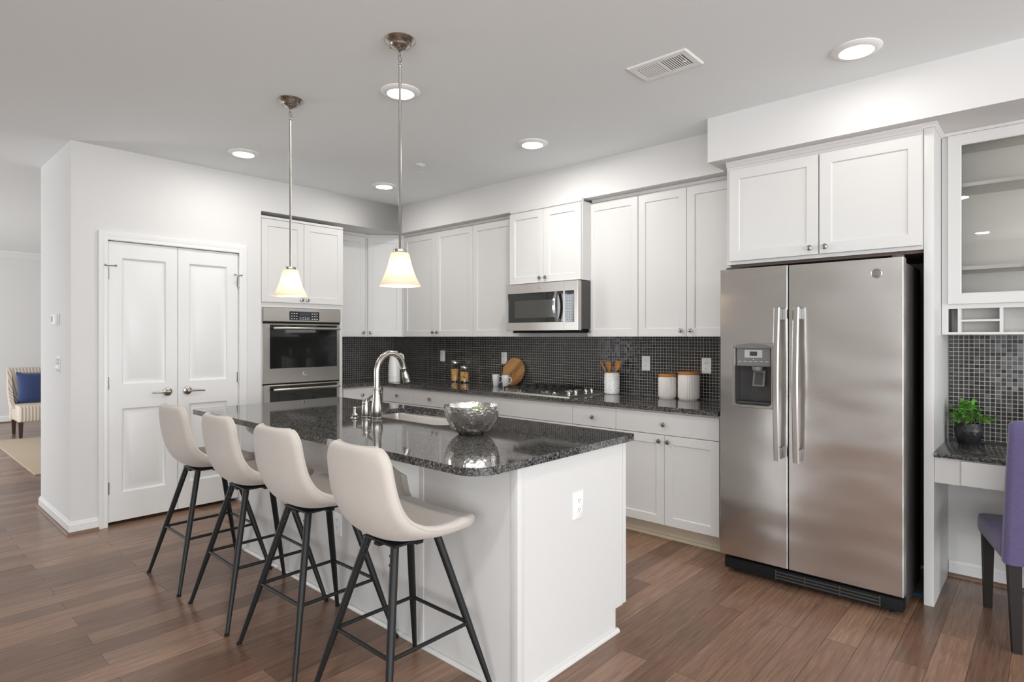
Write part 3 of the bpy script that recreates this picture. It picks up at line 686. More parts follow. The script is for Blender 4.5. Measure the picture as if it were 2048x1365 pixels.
b.fbox(F, .548, .568, 0, .016, 1.500, 1.520); b.fbox(F, .548, .568, 0, .016, 1.719, 1.739)
obj('handle', b, 'chrome', d)
b = MB(); slab_grid(b, F, .620, mw, 1.429, 1.818, .045, holes=[(.632, .722, 1.494, 1.742)], bev=.0012, n0=n0)
c = obj('control_panel', b, 'steel', t)
b = MB(); b.loft([rect(F, .632, .722, 1.494, 1.742, 0), rect(F, .632, .722, 1.494, 1.742, -.003, .002)], False, True); kp = obj('keypad', b, 'blackglass', c)
b = MB()
for j in range(4):
    for i in range(3): b.fbox(F, .647 + i * .023, .655 + i * .023, -.0029, -.0026, 1.510 + j * .020, 1.517 + j * .020)
for j in range(5):
    for i in range(3): b.fbox(F, .643 + i * .023, .657 + i * .023, -.0029, -.0026, 1.600 + j * .020, 1.604 + j * .020)
obj('buttons', b, 'greyplastic', kp, smooth=0)
obj('display', MB().fbox(F, .650, .705, -.0029, -.0026, 1.712, 1.730), 'ledpanel', kp)

# ------------------------------------------------------------------ gas cooktop
t = thing('gas_cooktop', 'stainless steel gas cooktop with black grates set on the granite below the microwave', 'cooktop', (-3.08, 3.89, HC))
b = MB(); x0, x1, q0, q1 = -3.455, -2.712, 3.640, 4.150
b.loft([[Vector(p) for p in ((x0 + i, q0 + i, z), (x1 - i, q0 + i, z), (x1 - i, q1 - i, z), (x0 + i, q1 - i, z))] for i, z in ((0, HC), (0, HC + .006), (.006, HC + .010), (.022, HC + .008))], True, True)
obj('tray', b, 'steel', t)
for cx, cy, r_ in ((-3.32, 3.79, .042), (-3.32, 4.02, .036), (-3.135, 3.90, .052), (-2.97, 3.78, .036), (-2.99, 4.03, .042)):
    bu = obj('burner', MB().lathe([(0, HC + .008), (r_ + .012, HC + .008), (r_ + .010, HC + .014), (r_, HC + .018), (r_ * .98, HC + .022), (0, HC + .022)], (cx, cy, 0), seg=28, cap=False), 'chrome', t)
    obj('burner_cap', MB().lathe([(0, HC + .022), (r_ * .8, HC + .022), (r_ * .82, HC + .027), (r_ * .7, HC + .030), (0, HC + .030)], (cx, cy, 0), seg=28, cap=False), 'iron', bu)
for gx0, gx1 in ((-3.43, -3.235), (-3.230, -3.045), (-3.040, -2.925)):
    b = MB(); zg = HC + .040; rr = .0055
    b.tube(rounded([(gx0, 3.675), (gx1, 3.675), (gx1, 4.125), (gx0, 4.125)], .02, 4) and [Vector((p[0], p[1], zg)) for p in rounded([(gx0, 3.675), (gx1, 3.675), (gx1, 4.125), (gx0, 4.125)], .02, 4)], rr, 8, closed=True)
    cx = (gx0 + gx1) / 2
    b.tube([(cx, 3.675, zg), (cx, 4.125, zg)], rr, 8)
    for yy in (3.785, 3.90, 4.02): b.tube([(gx0, yy, zg), (gx1, yy, zg)], rr, 8)
    for px in (gx0, gx1):
        for py in (3.69, 4.11): b.tube([(px, py, zg), (px, py, HC + .006)], rr, 8)
    obj('grate', b, 'iron', t)
for yy in (3.775, 3.865, 4.005, 4.085):
    b = MB(); b.lathe([(0, 0), (.021, 0), (.021, .003), (.016, .006), (.0155, .022), (.013, .027), (0, .028)], (-2.815, yy, HC + .008), seg=24, cap=False)
    b.box(-2.8185, -2.8115, yy - .017, yy + .017, HC + .033, HC + .041, .002); obj('control_knob', b, 'chrome', t)

# ------------------------------------------------------------------ refrigerator
F = ((-1.436, 3.400, 0), SOUTH); fw_ = .907
t = thing('refrigerator', 'stainless steel side-by-side refrigerator with a water dispenser in its left door', 'refrigerator', (-.983, 3.76, 0))
obj('case', MB().fbox(F, .008, fw_ - .006, -.56, -.090, .030, 1.748, .004), 'fridgeside', t)
hole = (.076, .302, .981, 1.338)
b = MB(); slab_grid(b, F, 0, .374, .112, 1.768, .080, holes=[hole], bev=.0025, n0=-.080)
fd = obj('freezer_door', b, 'fridge', t)
b = MB(); slab_grid(b, F, .381, fw_, .112, 1.766, .080, bev=.0025, n0=-.080)
rd = obj('fridge_door', b, 'fridge', t)
obj('door_gasket', MB().fbox(F, .370, .385, -.078, -.004, .115, 1.760), 'rubber', t)
for a in (.376 - .052, .376 + .046):
    K = 24; b = MB(); z0, z1 = .706, 1.536
    pts = [(a + .012, .045 + .022 * math.sin(math.pi * k / K), z0 + (z1 - z0) * k / K) for k in range(K + 1)]
    sec = ((-.014, 0), (-.016, .006), (-.010, .014), (.010, .014), (.016, .006), (.014, 0))
    m_ = fmat(F); b.loft([[m_ @ Vector((aa + da, nn + dn, z)) for da, dn in sec] for aa, nn, z in pts], True, True)
    h = obj('handle', b, 'chrome' if 0 else 'steel', fd if a < .37 else rd)
    for z in (z0 + .035, z1 - .035):
        obj('mount', MB().fbox(F, a + .002, a + .024, 0, .049, z - .030, z + .030, .004), 'greyplastic', h)
# dispenser
a0, a1, z0, z1 = hole; b = MB(); m_ = fmat(F)
def rr_loop(n, ins, rad, arch=0.0):
    p = rounded([(a0 + ins, z0 + ins), (a1 - ins, z0 + ins), (a1 - ins, z1 - ins), (a0 + ins, z1 - ins)], rad, 6)
    return [m_ @ Vector((q[0], n, q[1])) for q in p]
b.loft([rr_loop(.0005, -.006, .022), rr_loop(.007, -.003, .022), rr_loop(.007, .010, .020), rr_loop(-.004, .016, .016), rr_loop(-.065, .018, .016)], False, True)
dz = obj('dispenser', b, 'steel', fd)
obj('recess_liner', MB().loft([rr_loop(-.003, .0165, .016), rr_loop(-.063, .0195, .016)], False, True), 'darkplastic', dz)
b = MB(); slab_grid(b, F, a0 + .016, a1 - .016, z1 - .128, z1 - .022, .056, bev=.004, n0=-.060); pnl = obj('panel', b, 'greyplastic', dz)
b = MB(); K = 12
b.loft([[m_ @ Vector((a, n, z)) for a, z in [(a0 + .004, z1 - .024)] + [(a0 + .004 + (a1 - a0 - .008) * k / K, z1 - .020 + .022 * math.sin(math.pi * k / K) ** .6) for k in range(K + 1)] + [(a1 - .004, z1 - .024)]] for n in (.0, .009)], True, True)
obj('hood', b, 'greyplastic', dz)
obj('display', MB().fbox(F, a0 + .066, a1 - .062, -.004, -.002, z1 - .078, z1 - .034), 'lightgrey', pnl)
obj('digits', MB().fbox(F, a0 + .095, a1 - .090, -.002, -.0015, z1 - .068, z1 - .043), 'slot', pnl)
obj('indicator_light', MB().fbox(F, .188, .192, -.004, -.003, z1 - .091, z1 - .087), 'led', pnl)
b = MB()
for aa in (.105, .135, .165, .195, .225, .255): b.fbox(F, aa, aa + .018, -.004, -.0035, z1 - .102, z1 - .099)
obj('button_marks', b, 'mark', pnl, smooth=0)
b = MB(); b.lathe([(.030, 0), (.028, -.022), (.022, -.026), (0, -.026)], m_ @ Vector((.205, -.026, z1 - .128)), seg=24, cap=False); obj('nozzle', b, 'greyplastic', dz)
b = MB(); b.loft([[m_ @ Vector(p) for p in ((.178, -.050 + k, zz), (.244, -.050 + k, zz), (.244, -.042 + k, zz), (.178, -.042 + k, zz))] for zz, k in ((z1 - .150, 0), (z1 - .240, .020))], True, True); pd = obj('paddle', b, 'greyplastic', dz)
obj('pad', MB().loft([[m_ @ Vector(p) for p in ((.188, -.041 + k, zz), (.234, -.041 + k, zz), (.234, -.0395 + k, zz), (.188, -.0395 + k, zz))] for zz, k in ((z1 - .163, .003), (z1 - .232, .018))], True, True), 'darkplastic', pd)
b = MB(); b.fbox(F, a0 + .022, a1 - .022, -.058, -.004, z0 + .018, z0 + .028)
for k in range(12): b.fbox(F, a0 + .03 + k * .0145, a0 + .037 + k * .0145, -.055, -.008, z0 + .028, z0 + .031)
obj('drip_tray', b, 'darkplastic', dz)
badge(rd, F, .795, 1.693, 0, .024)
b = MB(); b.fbox(F, .010, fw_ - .004, -.115, -.035, .022, .088, .012); gr = obj('toe_grille', b, 'rubber', t)
b = MB()
for k in range(3): b.fbox(F, .30, .80, -.036, -.031, .034 + k * .017, .042 + k * .017)
for a in (.30, .45, .62, .80): b.fbox(F, a, a + .006, -.036, -.030, .030, .082)
obj('louvres', b, 'darkplastic', gr)
for a in (.03, fw_ - .05):
    obj('hinge_cover', MB().fbox(F, a, a + .045, -.075, -.015, 1.764, 1.780, .004), 'darkplastic', t)
b = MB()
for a in (.06, fw_ - .06):
    for n_ in (-.10, -.50): b.lathe([(.016, 0), (.016, .034)], fmat(F) @ Vector((a, n_, 0)), seg=12)
obj('foot', b, 'rubber', t)

# cabinet over the refrigerator, tall end panel
x0, x1, yf = -1.512, -.486, 3.665; F = ((x0, yf + .019, 0), SOUTH); w_ = x1 - x0
t = thing('wall_cabinet', 'white deep two-door cabinet over the refrigerator', 'cabinet', ((x0 + x1) / 2, 3.97, 1.826), group='white wall cabinets over the worktop')
obj('body', MB().fbox(F, 0, w_, -(YN - yf - .019), -.001, 1.828, 2.440), 'cab', t)
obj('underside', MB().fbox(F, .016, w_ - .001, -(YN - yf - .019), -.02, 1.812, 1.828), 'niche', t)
for a, c, k in ((.022, .532, .492), (.540, w_ - .003, .572)):
    d = obj('door', shaker(F, a, c, 1.848, 2.416, fr=.060), 'cab', t); knob(d, F, k, 1.885)
m_ = fmat(F); b = MB(); pr = [(-.02, 2.440), (.006, 2.440), (.010, 2.452), (.018, 2.460), (.018, 2.472), (-.02, 2.472)]
b.loft([[m_ @ Vector((a, n_, z)) for n_, z in pr] for a in (0, w_)], True, True); obj('crown', b, 'cab', t)
t = thing('end_panel', 'tall white panel standing between the refrigerator and the desk', 'panel', (-.462, 3.97, 0))
obj('board', MB().box(-.484, -.441, 3.685, YN - .001, 0, 2.450, .001), 'cab', t)
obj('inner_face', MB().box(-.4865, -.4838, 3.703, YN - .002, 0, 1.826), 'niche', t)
b = MB(); pr = [(0, 0), (.014, 0), (.016, .012), (.024, .020), (.024, .022), (0, .022)]
b.loft([[Vector(p) for p in ((-.486, 3.684 - o, z), (-.441 + o, 3.684 - o, z), (-.441 + o, YU + .006, z), (-.486, YU + .006, z))] for o, z in ((0, 2.446), (.006, 2.450), (.008, 2.459), (.016, 2.466), (.016, 2.472))], True, True)
obj('crown', b, 'cab', t)
# niche behind the refrigerator
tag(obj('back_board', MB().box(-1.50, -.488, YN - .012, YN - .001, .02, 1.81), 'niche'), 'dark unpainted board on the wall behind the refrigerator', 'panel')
tag(obj('tape_scrap', MB().box(-.545, -.505, 3.80, 3.86, 0, .002), 'tape'), 'small scrap of blue tape on the floor beside the refrigerator', 'tape')

# ------------------------------------------------------------------ desk alcove
t = thing('desk', 'white built-in desk with a dark granite top right of the refrigerator', 'desk', (.35, 3.97, 0))
obj('desk_top', MB().box(-.4395, 1.2, 3.668, YN - .008, .768, .790, .002), 'granite', t)
obj('apron', MB().box(-.4395, 1.2, 3.690, 3.71, .636, .767), 'cab', t)
obj('drawer', flat_front(((-.330, 3.690, 0), SOUTH), 0, .66, .640, .762), 'cab', t)
obj('desk_light_block', MB().box(.50, 1.2, 3.712, YN - .017, 0, .635), 'cab', t)  # unseen box added to block east light under the desk
obj('under_board', MB().box(-.4395, 1.16, 3.71, 3.74, .74, .767), 'toe', t)
# glass cabinet
x0, x1 = -.4385, .62; F = ((x0, YU + .019, 0), SOUTH); dp = YN - YU - .021; w_ = x1 - x0
t = thing('glass_cabinet', 'white glass-fronted wall cabinet with shelves and cubbies above the desk', 'cabinet', ((x0 + x1) / 2, 4.1, 1.386))
b = MB()
b.fbox(F, 0, .030, -dp, 0, 1.390, 2.455); b.fbox(F, w_ - .03, w_, -dp, 0, 1.390, 2.455)
b.fbox(F, .030, w_ - .03, -dp, 0, 2.420, 2.455); b.fbox(F, .030, w_ - .03, -dp, 0, 1.390, 1.402); b.fbox(F, .030, w_ - .03, -dp, 0, 1.528, 1.556)
obj('carcass', b, 'cab', t)
obj('back', MB().fbox(F, .030, w_ - .03, -dp, -dp + .008, 1.402, 2.420), 'cab_in', t)
for zz in (1.735, 2.180): obj('shelf', MB().fbox(F, .030, w_ - .03, -dp + .008, -.03, zz, zz + .019), 'cab', t)
for a in (.070, .243, .420, .60, .78): obj('divider', MB().fbox(F, a, a + .014, -.142, -.001, 1.402, 1.528), 'cab', t)
obj('added_cubby_back', MB().fbox(F, .030, w_ - .03, -.150, -.142, 1.402, 1.528), 'cab_in', t)  # shallow back added so the cubbies come out lighter
obj('cubby_shelf', MB().fbox(F,   .084, .243, -.142, -.002, 1.459, 1.469), 'cab', t)
b = MB(); L = lambda n, i, j=0: rect(F, .029, .575, 1.552, 2.452, n, i)
b.loft([L(0, 0), L(.0175, 0), L(.019, .0015), L(.019, .054), L(.015, .058), L(0, .058)], closed=True)
d = obj('door', b, 'cab', t)
obj('pane', MB().fbox(F, .029 + .056, .575 - .056, .006, .009, 1.552 + .056, 2.452 - .056), 'glass', d)
obj('top_rail', MB().fbox(F, 0, w_, -.02, .012, 2.455, 2.472), 'cab', t)

# ------------------------------------------------------------------ island
IX0, IX1, IY0, IY1 = -3.93, -1.505, 1.692, 2.476
t = thing('kitchen_island', 'white panelled kitchen island under the granite slab with stools along its front', 'island', ((IX0 + IX1) / 2, (IY0 + IY1) / 2, 0))
obj('body', MB().poly([(IX0, IY0), (IX1 - .012, IY0), (IX1 - .012, 2.379), (IX0, 2.379)], 0, HC - CT, [[(-3.20, 2.0), (-2.30, 2.0), (-2.30, 2.372), (-3.20, 2.372)]]), 'cab', t)
b = MB(); b.box(IX1 - .012, IX1, IY0 + .035, 2.379, 0, HC - CT); b.box(IX1 - .012, IX1, 2.379, 2.440, .108, HC - CT); obj('end_panel', b, 'cab', t)
b = MB(); b.box(IX1 - .035, IX1 + .003, IY0 - .003, IY0 + .034, 0, HC - CT, .003); obj('corner_post', b, 'cab', t)
for xx in (-2.095, -3.50): obj('batten', MB().box(xx, xx + .035, IY0 - .006, IY0, 0, HC - CT, .001), 'cab', t)
b = MB(); pr = [(0, 0), (.016, 0), (.015, .009), (.009, .016), (0, .018)]
b.loft([[Vector((x, IY0 - a, z)) for a, z in pr] for x in (IX0, IX1 + .016)], True, True)
b.loft([[Vector((IX1 + a, y, z)) for a, z in pr] for y in (IY0 - .016, 2.392)], True, True)
obj('base_moulding', b, 'cab', t)
Fi = ((IX1 - .012, 2.455, 0), (-1, 0, 0)); wI = IX1 - .012 - IX0
obj('back_frame', MB().poly([(IX0, 2.379), (IX1 - .012, 2.379), (IX1 - .012, 2.455), (IX0, 2.455)], .108, .86), 'cab', t)
for k in range(5):
    d = obj('door', shaker(Fi, wI * k / 5 + G, wI * (k + 1) / 5 - G, .115, .716), 'cab', t); knob(d, Fi, wI * (k + .86) / 5, .66)
    d = obj('drawer', flat_front(Fi, wI * k / 5 + G, wI * (k + 1) / 5 - G, .720, .858), 'cab', t); knob(d, Fi, wI * (k + .5) / 5, .79)
obj('end_stile', MB().box(IX1 - .012, IX1, 2.442, 2.470, .112, HC - CT - .01), 'cab', t)
# corbels under the overhang
for xx in (-3.47, -2.11):
    b = MB(); p = [(IY0, .62), (IY0 - .03, .64), (IY0 - .06, .70), (IY0 - .075, .77), (IY0 - .12, .80), (IY0 - .155, .83), (IY0 - .165, .862), (IY0 - .165, .880), (IY0, .880)]
    b.loft([[Vector((xx + dx, y, z)) for y, z in p] for dx in (-.022, .022)], True, True); obj('corbel', b, 'cab', t)
# granite slab with a sink cut-out
b = MB()
sink_hole = rounded([(-3.155, 2.045), (-2.350, 2.045), (-2.350, 2.425), (-3.155, 2.425)], [.09, .09, .09, .09], 8)
b.poly(rounded([(-4.10, 1.449), (-1.480, 1.449), (-1.480, 2.512), (-4.10, 2.512)], [.03, .105, .012, .03], 10), HC - CT, HC, [sink_hole])
isl = obj('island_worktop', b, 'granite'); tag(isl, 'large black granite slab on the white island with a sink cut-out', 'countertop')
t = thing('sink', 'stainless steel undermount sink in the island granite', 'sink', (-2.75, 2.235, .70))
def sl(ins, z, rad): return [Vector((p[0], p[1], z)) for p in rounded([(-3.155 + ins, 2.045 + ins), (-2.350 - ins, 2.045 + ins), (-2.350 - ins, 2.425 - ins), (-3.155 + ins, 2.425 - ins)], rad, 8)]
b = MB(); b.loft([sl(-.02, HC - CT - .001, .10), sl(-.004, HC - CT - .001, .092), sl(-.003, HC - CT - .02, .092), sl(.006, .735, .085), sl(.03, .712, .07), sl(.10, .708, .03)], False, True)
obj('basin', b, 'steel', t)
obj('drain', MB().lathe([(0, .7085), (.045, .7085), (.043, .711), (.03, .7095), (0, .7095)], (-2.75, 2.27, 0), seg=24, cap=False), 'chrome', t)

# faucet, side handle, soap dispenser
fx, fy = -2.835, 1.985; t = thing('faucet', 'tall brushed nickel gooseneck faucet with pull-down spray head on the island', 'faucet', (fx, fy, HC))
b = MB(); b.lathe([(0, 0), (.030, 0), (.031, .006), (.028, .012), (.026, .014), (.031, .024), (.033, .045), (.031, .075), (.025, .115), (.022, .150), (.0225, .165), (.026, .168), (.026, .174), (.0165, .176), (0, .176)], (fx, fy, HC), seg=32, cap=False)
obj('base', b, 'nickel', t)
dx, dy = .0, 1.0; K = 22; rad = .094; zc = HC + .265
P = [Vector((fx, fy, HC + .170))] + [Vector((fx, fy, HC + .170 + (.095) * k / 4)) for k in range(1, 5)]
for k in range(1, K + 1):
    a = math.pi - (math.pi - R(8)) * k / K; r_ = rad + rad * math.cos(a)
    P.append(Vector((fx + dx * r_, fy + dy * r_, zc + rad * math.sin(a) * 1.12)))
b = MB(); b.tube(P, .0165, 16); obj('spout', b, 'nickel', t)
e = P[-1]; dr = (Vector((dx * .30, dy * .30, -1))).normalized()
b = MB(); b.lathe([(0, -.006), (.018, -.006), (.0195, -.002), (.018, .004), (.0155, .010), (.0165, .022), (.0215, .048), (.0235, .066), (.0225, .074), (.0245, .082), (.023, .088), (0, .086)], e, dr, 28, cap=False); obj('spray_head', b, 'nickel', t)
b = MB(); b.torus((fx + .027, fy + .010, HC + .150), .008, .003, (.6, .8, 0), 20, 8); obj('side_ring', b, 'nickel', t)
hx, hy = -2.921, 1.972; t = thing('lever_valve', 'brushed nickel single-lever valve beside the tall faucet', 'valve', (hx, hy, HC))
b = MB(); b.lathe([(0, 0), (.028, 0), (.029, .006), (.025, .012), (.027, .022), (.027, .050), (.0245, .072), (.023, .078), (.0245, .084), (.022, .098), (.014, .108), (0, .111)], (hx, hy, HC), seg=28, cap=False); obj('valve_body', b, 'nickel', t)
b = MB(); b.tube([(hx, hy, HC + .098), (hx + .022, hy + .014, HC + .120), (hx + .050, hy + .030, HC + .142), (hx + .068, hy + .04, HC + .154)], [.009, .0075, .006, .0065], 12); obj('lever', b, 'nickel', t)
sx, sy = -2.972, 1.930; t = thing('soap_dispenser', 'small brushed nickel soap dispenser pump left of the lever valve', 'soap dispenser', (sx, sy, HC))
b = MB(); b.lathe([(0, 0), (.026, 0), (.026, .003), (.018, .007), (.013, .010), (.019, .014), (.015, .019), (.010, .024), (.0085, .050), (0, .050)], (sx, sy, HC), seg=24, cap=False); obj('base', b, 'nickel', t)
b = MB(); b.lathe([(0, .050), (.010, .050), (.011, .055), (.010, .062), (0, .063)], (sx, sy, HC), seg=20, cap=False); b.tube([(sx, sy, HC + .057), (sx + .045, sy + .028, HC + .061), (sx + .052, sy + .032, HC + .055)], .0048, 10); obj('pump', b, 'nickel', t)

# ------------------------------------------------------------------ bar stools
def stool_shell():
    # mid-surface profile (y forward, z) from the front lip to the back top
    ctrl = [(.205, .643), (.185, .660), (.13, .668), (.05, .660), (-.03, .652), (-.09, .654), (-.140, .674), (-.174, .714), (-.195, .772), (-.207, .85), (-.217, .93), (-.224, .994)]
    pts = []
    for i in range(len(ctrl) - 1):
        p0, p1, p2, p3 = [Vector(ctrl[max(0, min(len(ctrl) - 1, i + k))]) for k in (-1, 0, 1, 2)]
        for s_ in range(8):
            x = s_ / 8; pts.append(.5 * ((2 * p1) + (p2 - p0) * x + (2 * p0 - 5 * p1 + 4 * p2 - p3) * x * x + (3 * p1 - p0 - 3 * p2 + p3) * x ** 3))
    pts.append(Vector(ctrl[-1])); N = len(pts)
    s = [0]
    for a, c in zip(pts, pts[1:]): s.append(s[-1] + (c - a).length)
    T = s[-1]; NT = 28
    top, bot = [], []
    for i, p in enumerate(pts):
        d = (pts[min(N - 1, i + 1)] - pts[max(0, i - 1)]).normalized(); nrm = Vector((d.y, -d.x))
        if nrm.dot(Vector((.5, .85))) < 0: nrm = -nrm        # up on the seat, forward on the back
        f = s[i] / T
        wf = .218 + .008 * math.sin(math.pi * min(1, f / .5)) - max(0, f - .5) * .062
        rc = .085 if f < .5 else .072
        dn = s[i] if f < .5 else T - s[i]
        w_ = wf - (rc - math.sqrt(max(0, rc * rc - max(0, rc - dn) ** 2)))
        cup = .012 + .045 * math.exp(-((f - .50) / .20) ** 2) + .022 * max(0, f - .5)
        th = .024 - .006 * f; rt, rb = [], []
        for j in range(NT + 1):
            tt = math.sin((j / NT - .5) * math.pi); x = tt * w_
            e = min((1 - abs(tt)) * w_, dn + .0); er = .022
            h = th * math.sqrt(max(0, 1 - (1 - min(e, er) / er) ** 2))
            off = cup * abs(tt) ** 2.6
            c = p + nrm * off
            rt.append(Vector((x, *(c + nrm * h)))); rb.append(Vector((x, *(c - nrm * h))))
        top.append(rt); bot.append(rb)
    b = MB(); V = [[b.bm.verts.new(v) for v in r] for r in top]; W = [[b.bm.verts.new(v) for v in r] for r in bot]
    for i in range(N - 1):
        for j in range(NT):
            b.bm.faces.new((V[i][j], V[i][j + 1], V[i + 1][j + 1], V[i + 1][j])); b.bm.faces.new((W[i][j + 1], W[i][j], W[i + 1][j], W[i + 1][j + 1]))
    seam = [top[i][0] for i in range(N)]
    edge = [r[0] for r in top] + top[-1][1:-1] + [r[-1] for r in top][::-1] + top[0][1:-1][::-1]
    return b, edge
def make_stool():
    t = thing('bar_stool', 'x', 'bar stool', (0, 0, 0), group='upholstered bar stools along the island')
    sh, edge = stool_shell(); s = obj('seat_shell', sh, 'fabric', t, local=True, smooth=80)
    b = MB(); b.tube(edge[::2], .0022, 6, closed=True); obj('piping', b, 'fabric', s, local=True)
    b = MB(); b.box(-.100, .100, -.112, .112, .616, .624, .002)
    b.box(-.016, .016, -.12, .12, .608, .618); b.box(-.105, .105, -.016, .016, .608, .618)
    obj('seat_frame', b, 'black', t, local=True)
    def at(sx_, sy_, z):     # leg axis
        k = 1 - z / .618; return Vector((sx_ * (.082 + .158 * k), sy_ * (.098 + .152 * k), z))
    for sx_ in (-1, 1):
        for sy_ in (-1, 1):
            b = MB(); b.tube([at(sx_, sy_, .618), at(sx_, sy_, .3), at(sx_, sy_, .010)], [.0155, .0145, .0095], 14); l = obj('leg', b, 'black', t, local=True)
            b = MB(); p = at(sx_, sy_, 0); b.lathe([(0, 0), (.011, 0), (.0115, .006), (.009, .012), (0, .012)], p, seg=14, cap=False); obj('foot_pad', b, 'rubber', l, local=True)
            for z in (.585, .555):
                q = at(sx_, sy_, z); obj('bolt', MB().cyl(q, q + Vector((-sx_ * .019, sy_ * .006, 0)), .005, seg=8), 'black', l, local=True)
    b = MB(); c = [at(-1, -1, .27), at(1, -1, .27), at(1, 1, .27), at(-1, 1, .27)]
    for i in range(4): b.cyl(c[i], c[(i + 1) % 4], .0075, seg=10)
    obj('footrest', b, 'black', t, local=True)
    return t
stool = make_stool()
for i, (x, y, a, lab) in enumerate(((-3.665, 1.398, 0, 'beige bar stool farthest from the camera, nearest the white pantry doors'),
                                    (-3.045, 1.402, -1.5, 'beige bar stool second from the pantry doors along the island'),
                                    (-2.458, 1.406, 1.0, 'beige bar stool third from the pantry doors, next to the nearest one'),
                                    (-1.843, 1.408, 0, 'beige bar stool nearest the camera with its whole seat in view, at the island corner'))):
    mtx = Matrix.Translation((x, y, 0)) @ Matrix.Rotation(R(a), 4, 'Z')
    if i == 0: stool.matrix_basis = mtx; stool['label'] = lab
    else: dup(stool, None, mtx, lab)

# ------------------------------------------------------------------ pantry doors
Fp = ((XP - .012, 0, 0), EAST)
def pantry_leaf(name, y0, y1, hinge_y, lever_y, dirn):
    b = MB(); P = []
    pa0, pa1 = (y0 + .088, y1 - .082) if dirn < 0 else (y0 + .082, y1 - .088)
    holes = [(pa0, pa1, .232, .848), (pa0, pa1, 1.028, 1.958)]
    slab_grid(b, Fp, y0, y1, .026, 2.076, .035, holes=holes, bev=.002, n0=-.035)
    for h in holes:
        L = lambda n, i: rect(Fp, *h, n, i)
        b.loft([L(0, 0), L(-.006, .004), L(-.013, .013), L(-.0135, .021), L(-.003, .056), L(-.0015, .060)], False, True)
    d = struct(name, b, 'trim')
    m_ = fmat(Fp); ax = Vector((1, 0, 0)); o = m_ @ Vector((lever_y, 0, .953))
    b = MB(); b.lathe([(0, 0), (.032, 0), (.033, .004), (.030, .009), (.016, .013), (.011, .018), (.010, .040), (.012, .044), (.012, .052), (0, .054)], o, ax, 28, cap=False)
    b.tube([o + Vector((.046, 0, 0)), o + Vector((.048, dirn * .03, .002)), o + Vector((.048, dirn * .07, 0)), o + Vector((.044, dirn * .105, -.002)), o + Vector((.040, dirn * .115, -.004))], [.009, .008, .007, .0065, .007], 12)
    obj('lever_handle', b, 'nickel', d)
    for z in (1.84, 1.04, .275):
        b = MB(); b.cyl((XP - .006, hinge_y, z - .045), (XP - .006, hinge_y, z + .045), .0065, seg=12); b.box(XP - .013, XP - .0105, hinge_y - .012, hinge_y + .012, z - .043, z + .043)
        h = obj('hinge', b, 'pewter', d)
        if z > 1.5:
            b = MB(); b.cyl((XP - .006, hinge_y, z + .045), (XP + .012, hinge_y + .012 * dirn, z + .052), .004, seg=8); b.cyl((XP + .012, hinge_y + .012 * dirn, z + .052), (XP + .030, hinge_y - .042 * dirn, z + .054), .0035, seg=8); b.sphere((XP + .030, hinge_y - .042 * dirn, z + .054), .008, 12); b.sphere((XP + .014, hinge_y + .018 * dirn, z + .056), .008, 12)
            obj('hinge_stop', b, 'pewter', h)
    b = MB()
    if dirn < 0: b.box(XP - .04, XP - .012, y1 - .10, y1 - .045, 2.0765, 2.0795)
    else: b.box(XP - .04, XP - .012, y0 + .045, y0 + .10, 2.0765, 2.0795)
    obj('ball_catch', b, 'pewter', d)
    return d
pantry_leaf('door_1', 1.2245, 1.6885, 1.2225, 1.617, -1)
pantry_leaf('door_2', 1.6915, 2.1555, 2.1575, 1.760, 1)
tag(obj('pantry_shade_sheet', MB().box(XP - .125, XP - .121, 1.214, 2.166, 0, 2.088), 'niche'), 'dark sheet put in for the shade under the white pantry doors', 'panel')  # thin sheet whose dark colour stands in for pantry shade

# thermostat, switch plate
Ft = ((0, YE, 0), SOUTH)
t = thing('thermostat', 'small white thermostat on the wall end left of the pantry', 'thermostat', (-5.475, YE - .015, 1.465))
b = MB(); b.fbox(Ft, -5.535, -5.415, 0, .008, 1.462, 1.548, .002); b.fbox(Ft, -5.530, -5.420, .008, .030, 1.466, 1.544, .006); obj('housing', b, 'plate', t)
obj('screen', MB().fbox(Ft, -5.512, -5.472, .030, .0308, 1.490, 1.530), 'greyplastic', t)
t = thing('switch_plate', 'white multi-switch wall plate below the thermostat', 'light switch', (-5.425, YE - .01, 1.11))
obj('plate', MB().fbox(Ft, -5.475, -5.375, 0, .005, 1.108, 1.232, .002), 'plate', t)
for k in range(4): obj('rocker', MB().fbox(Ft, -5.466, -5.384, .005, .009 if k != 1 else .016, 1.118 + k * .027, 1.139 + k * .027, .002), 'lightgrey' if k != 1 else 'plate', t)

# ------------------------------------------------------------------ outlets
def outlet(F, a, z, lab):
    m_ = fmat(F); c = m_ @ Vector((a, 0, z - .058)); t = thing('wall_outlet', lab, 'outlet', c, group='white wall outlets')
    b = MB(); b.loft([rect(F, a - .036, a + .036, z - .058, z + .058, 0.0004), rect(F, a - .036, a + .036, z - .058, z + .058, .004), rect(F, a - .036, a + .036, z - .058, z + .058, .006, .004)], True, True)
    obj('plate', b, 'plate', t)
    for dz_ in (.020, -.020):
        b = MB(); q = [(a + .0165 * math.cos(2 * math.pi * k / 24), max(-.0125, min(.0125, .0165 * math.sin(2 * math.pi * k / 24))) + z + dz_) for k in range(24)]
        b.loft([[m_ @ Vector((x, n_, y)) for x, y in q] for n_ in (.005, .0075)], False, True); r_ = obj('receptacle', b, 'plate', t)
        b = MB()
        for da in (-.0065, .0065): b.fbox(F, a + da - .0012, a + da + .0012, .0075, .0079, z + dz_ - .001, z + dz_ + .007)
        b.fbox(F, a - .002, a + .002, .0075, .0079, z + dz_ - .009, z + dz_ - .005); obj('slot', b, 'slot', r_)
    return t
Fn = ((0, YN - .008, 0), SOUTH)
outlet(Fn, -4.86, 1.172, 'white outlet on the black tile above and left of the pasta jars')
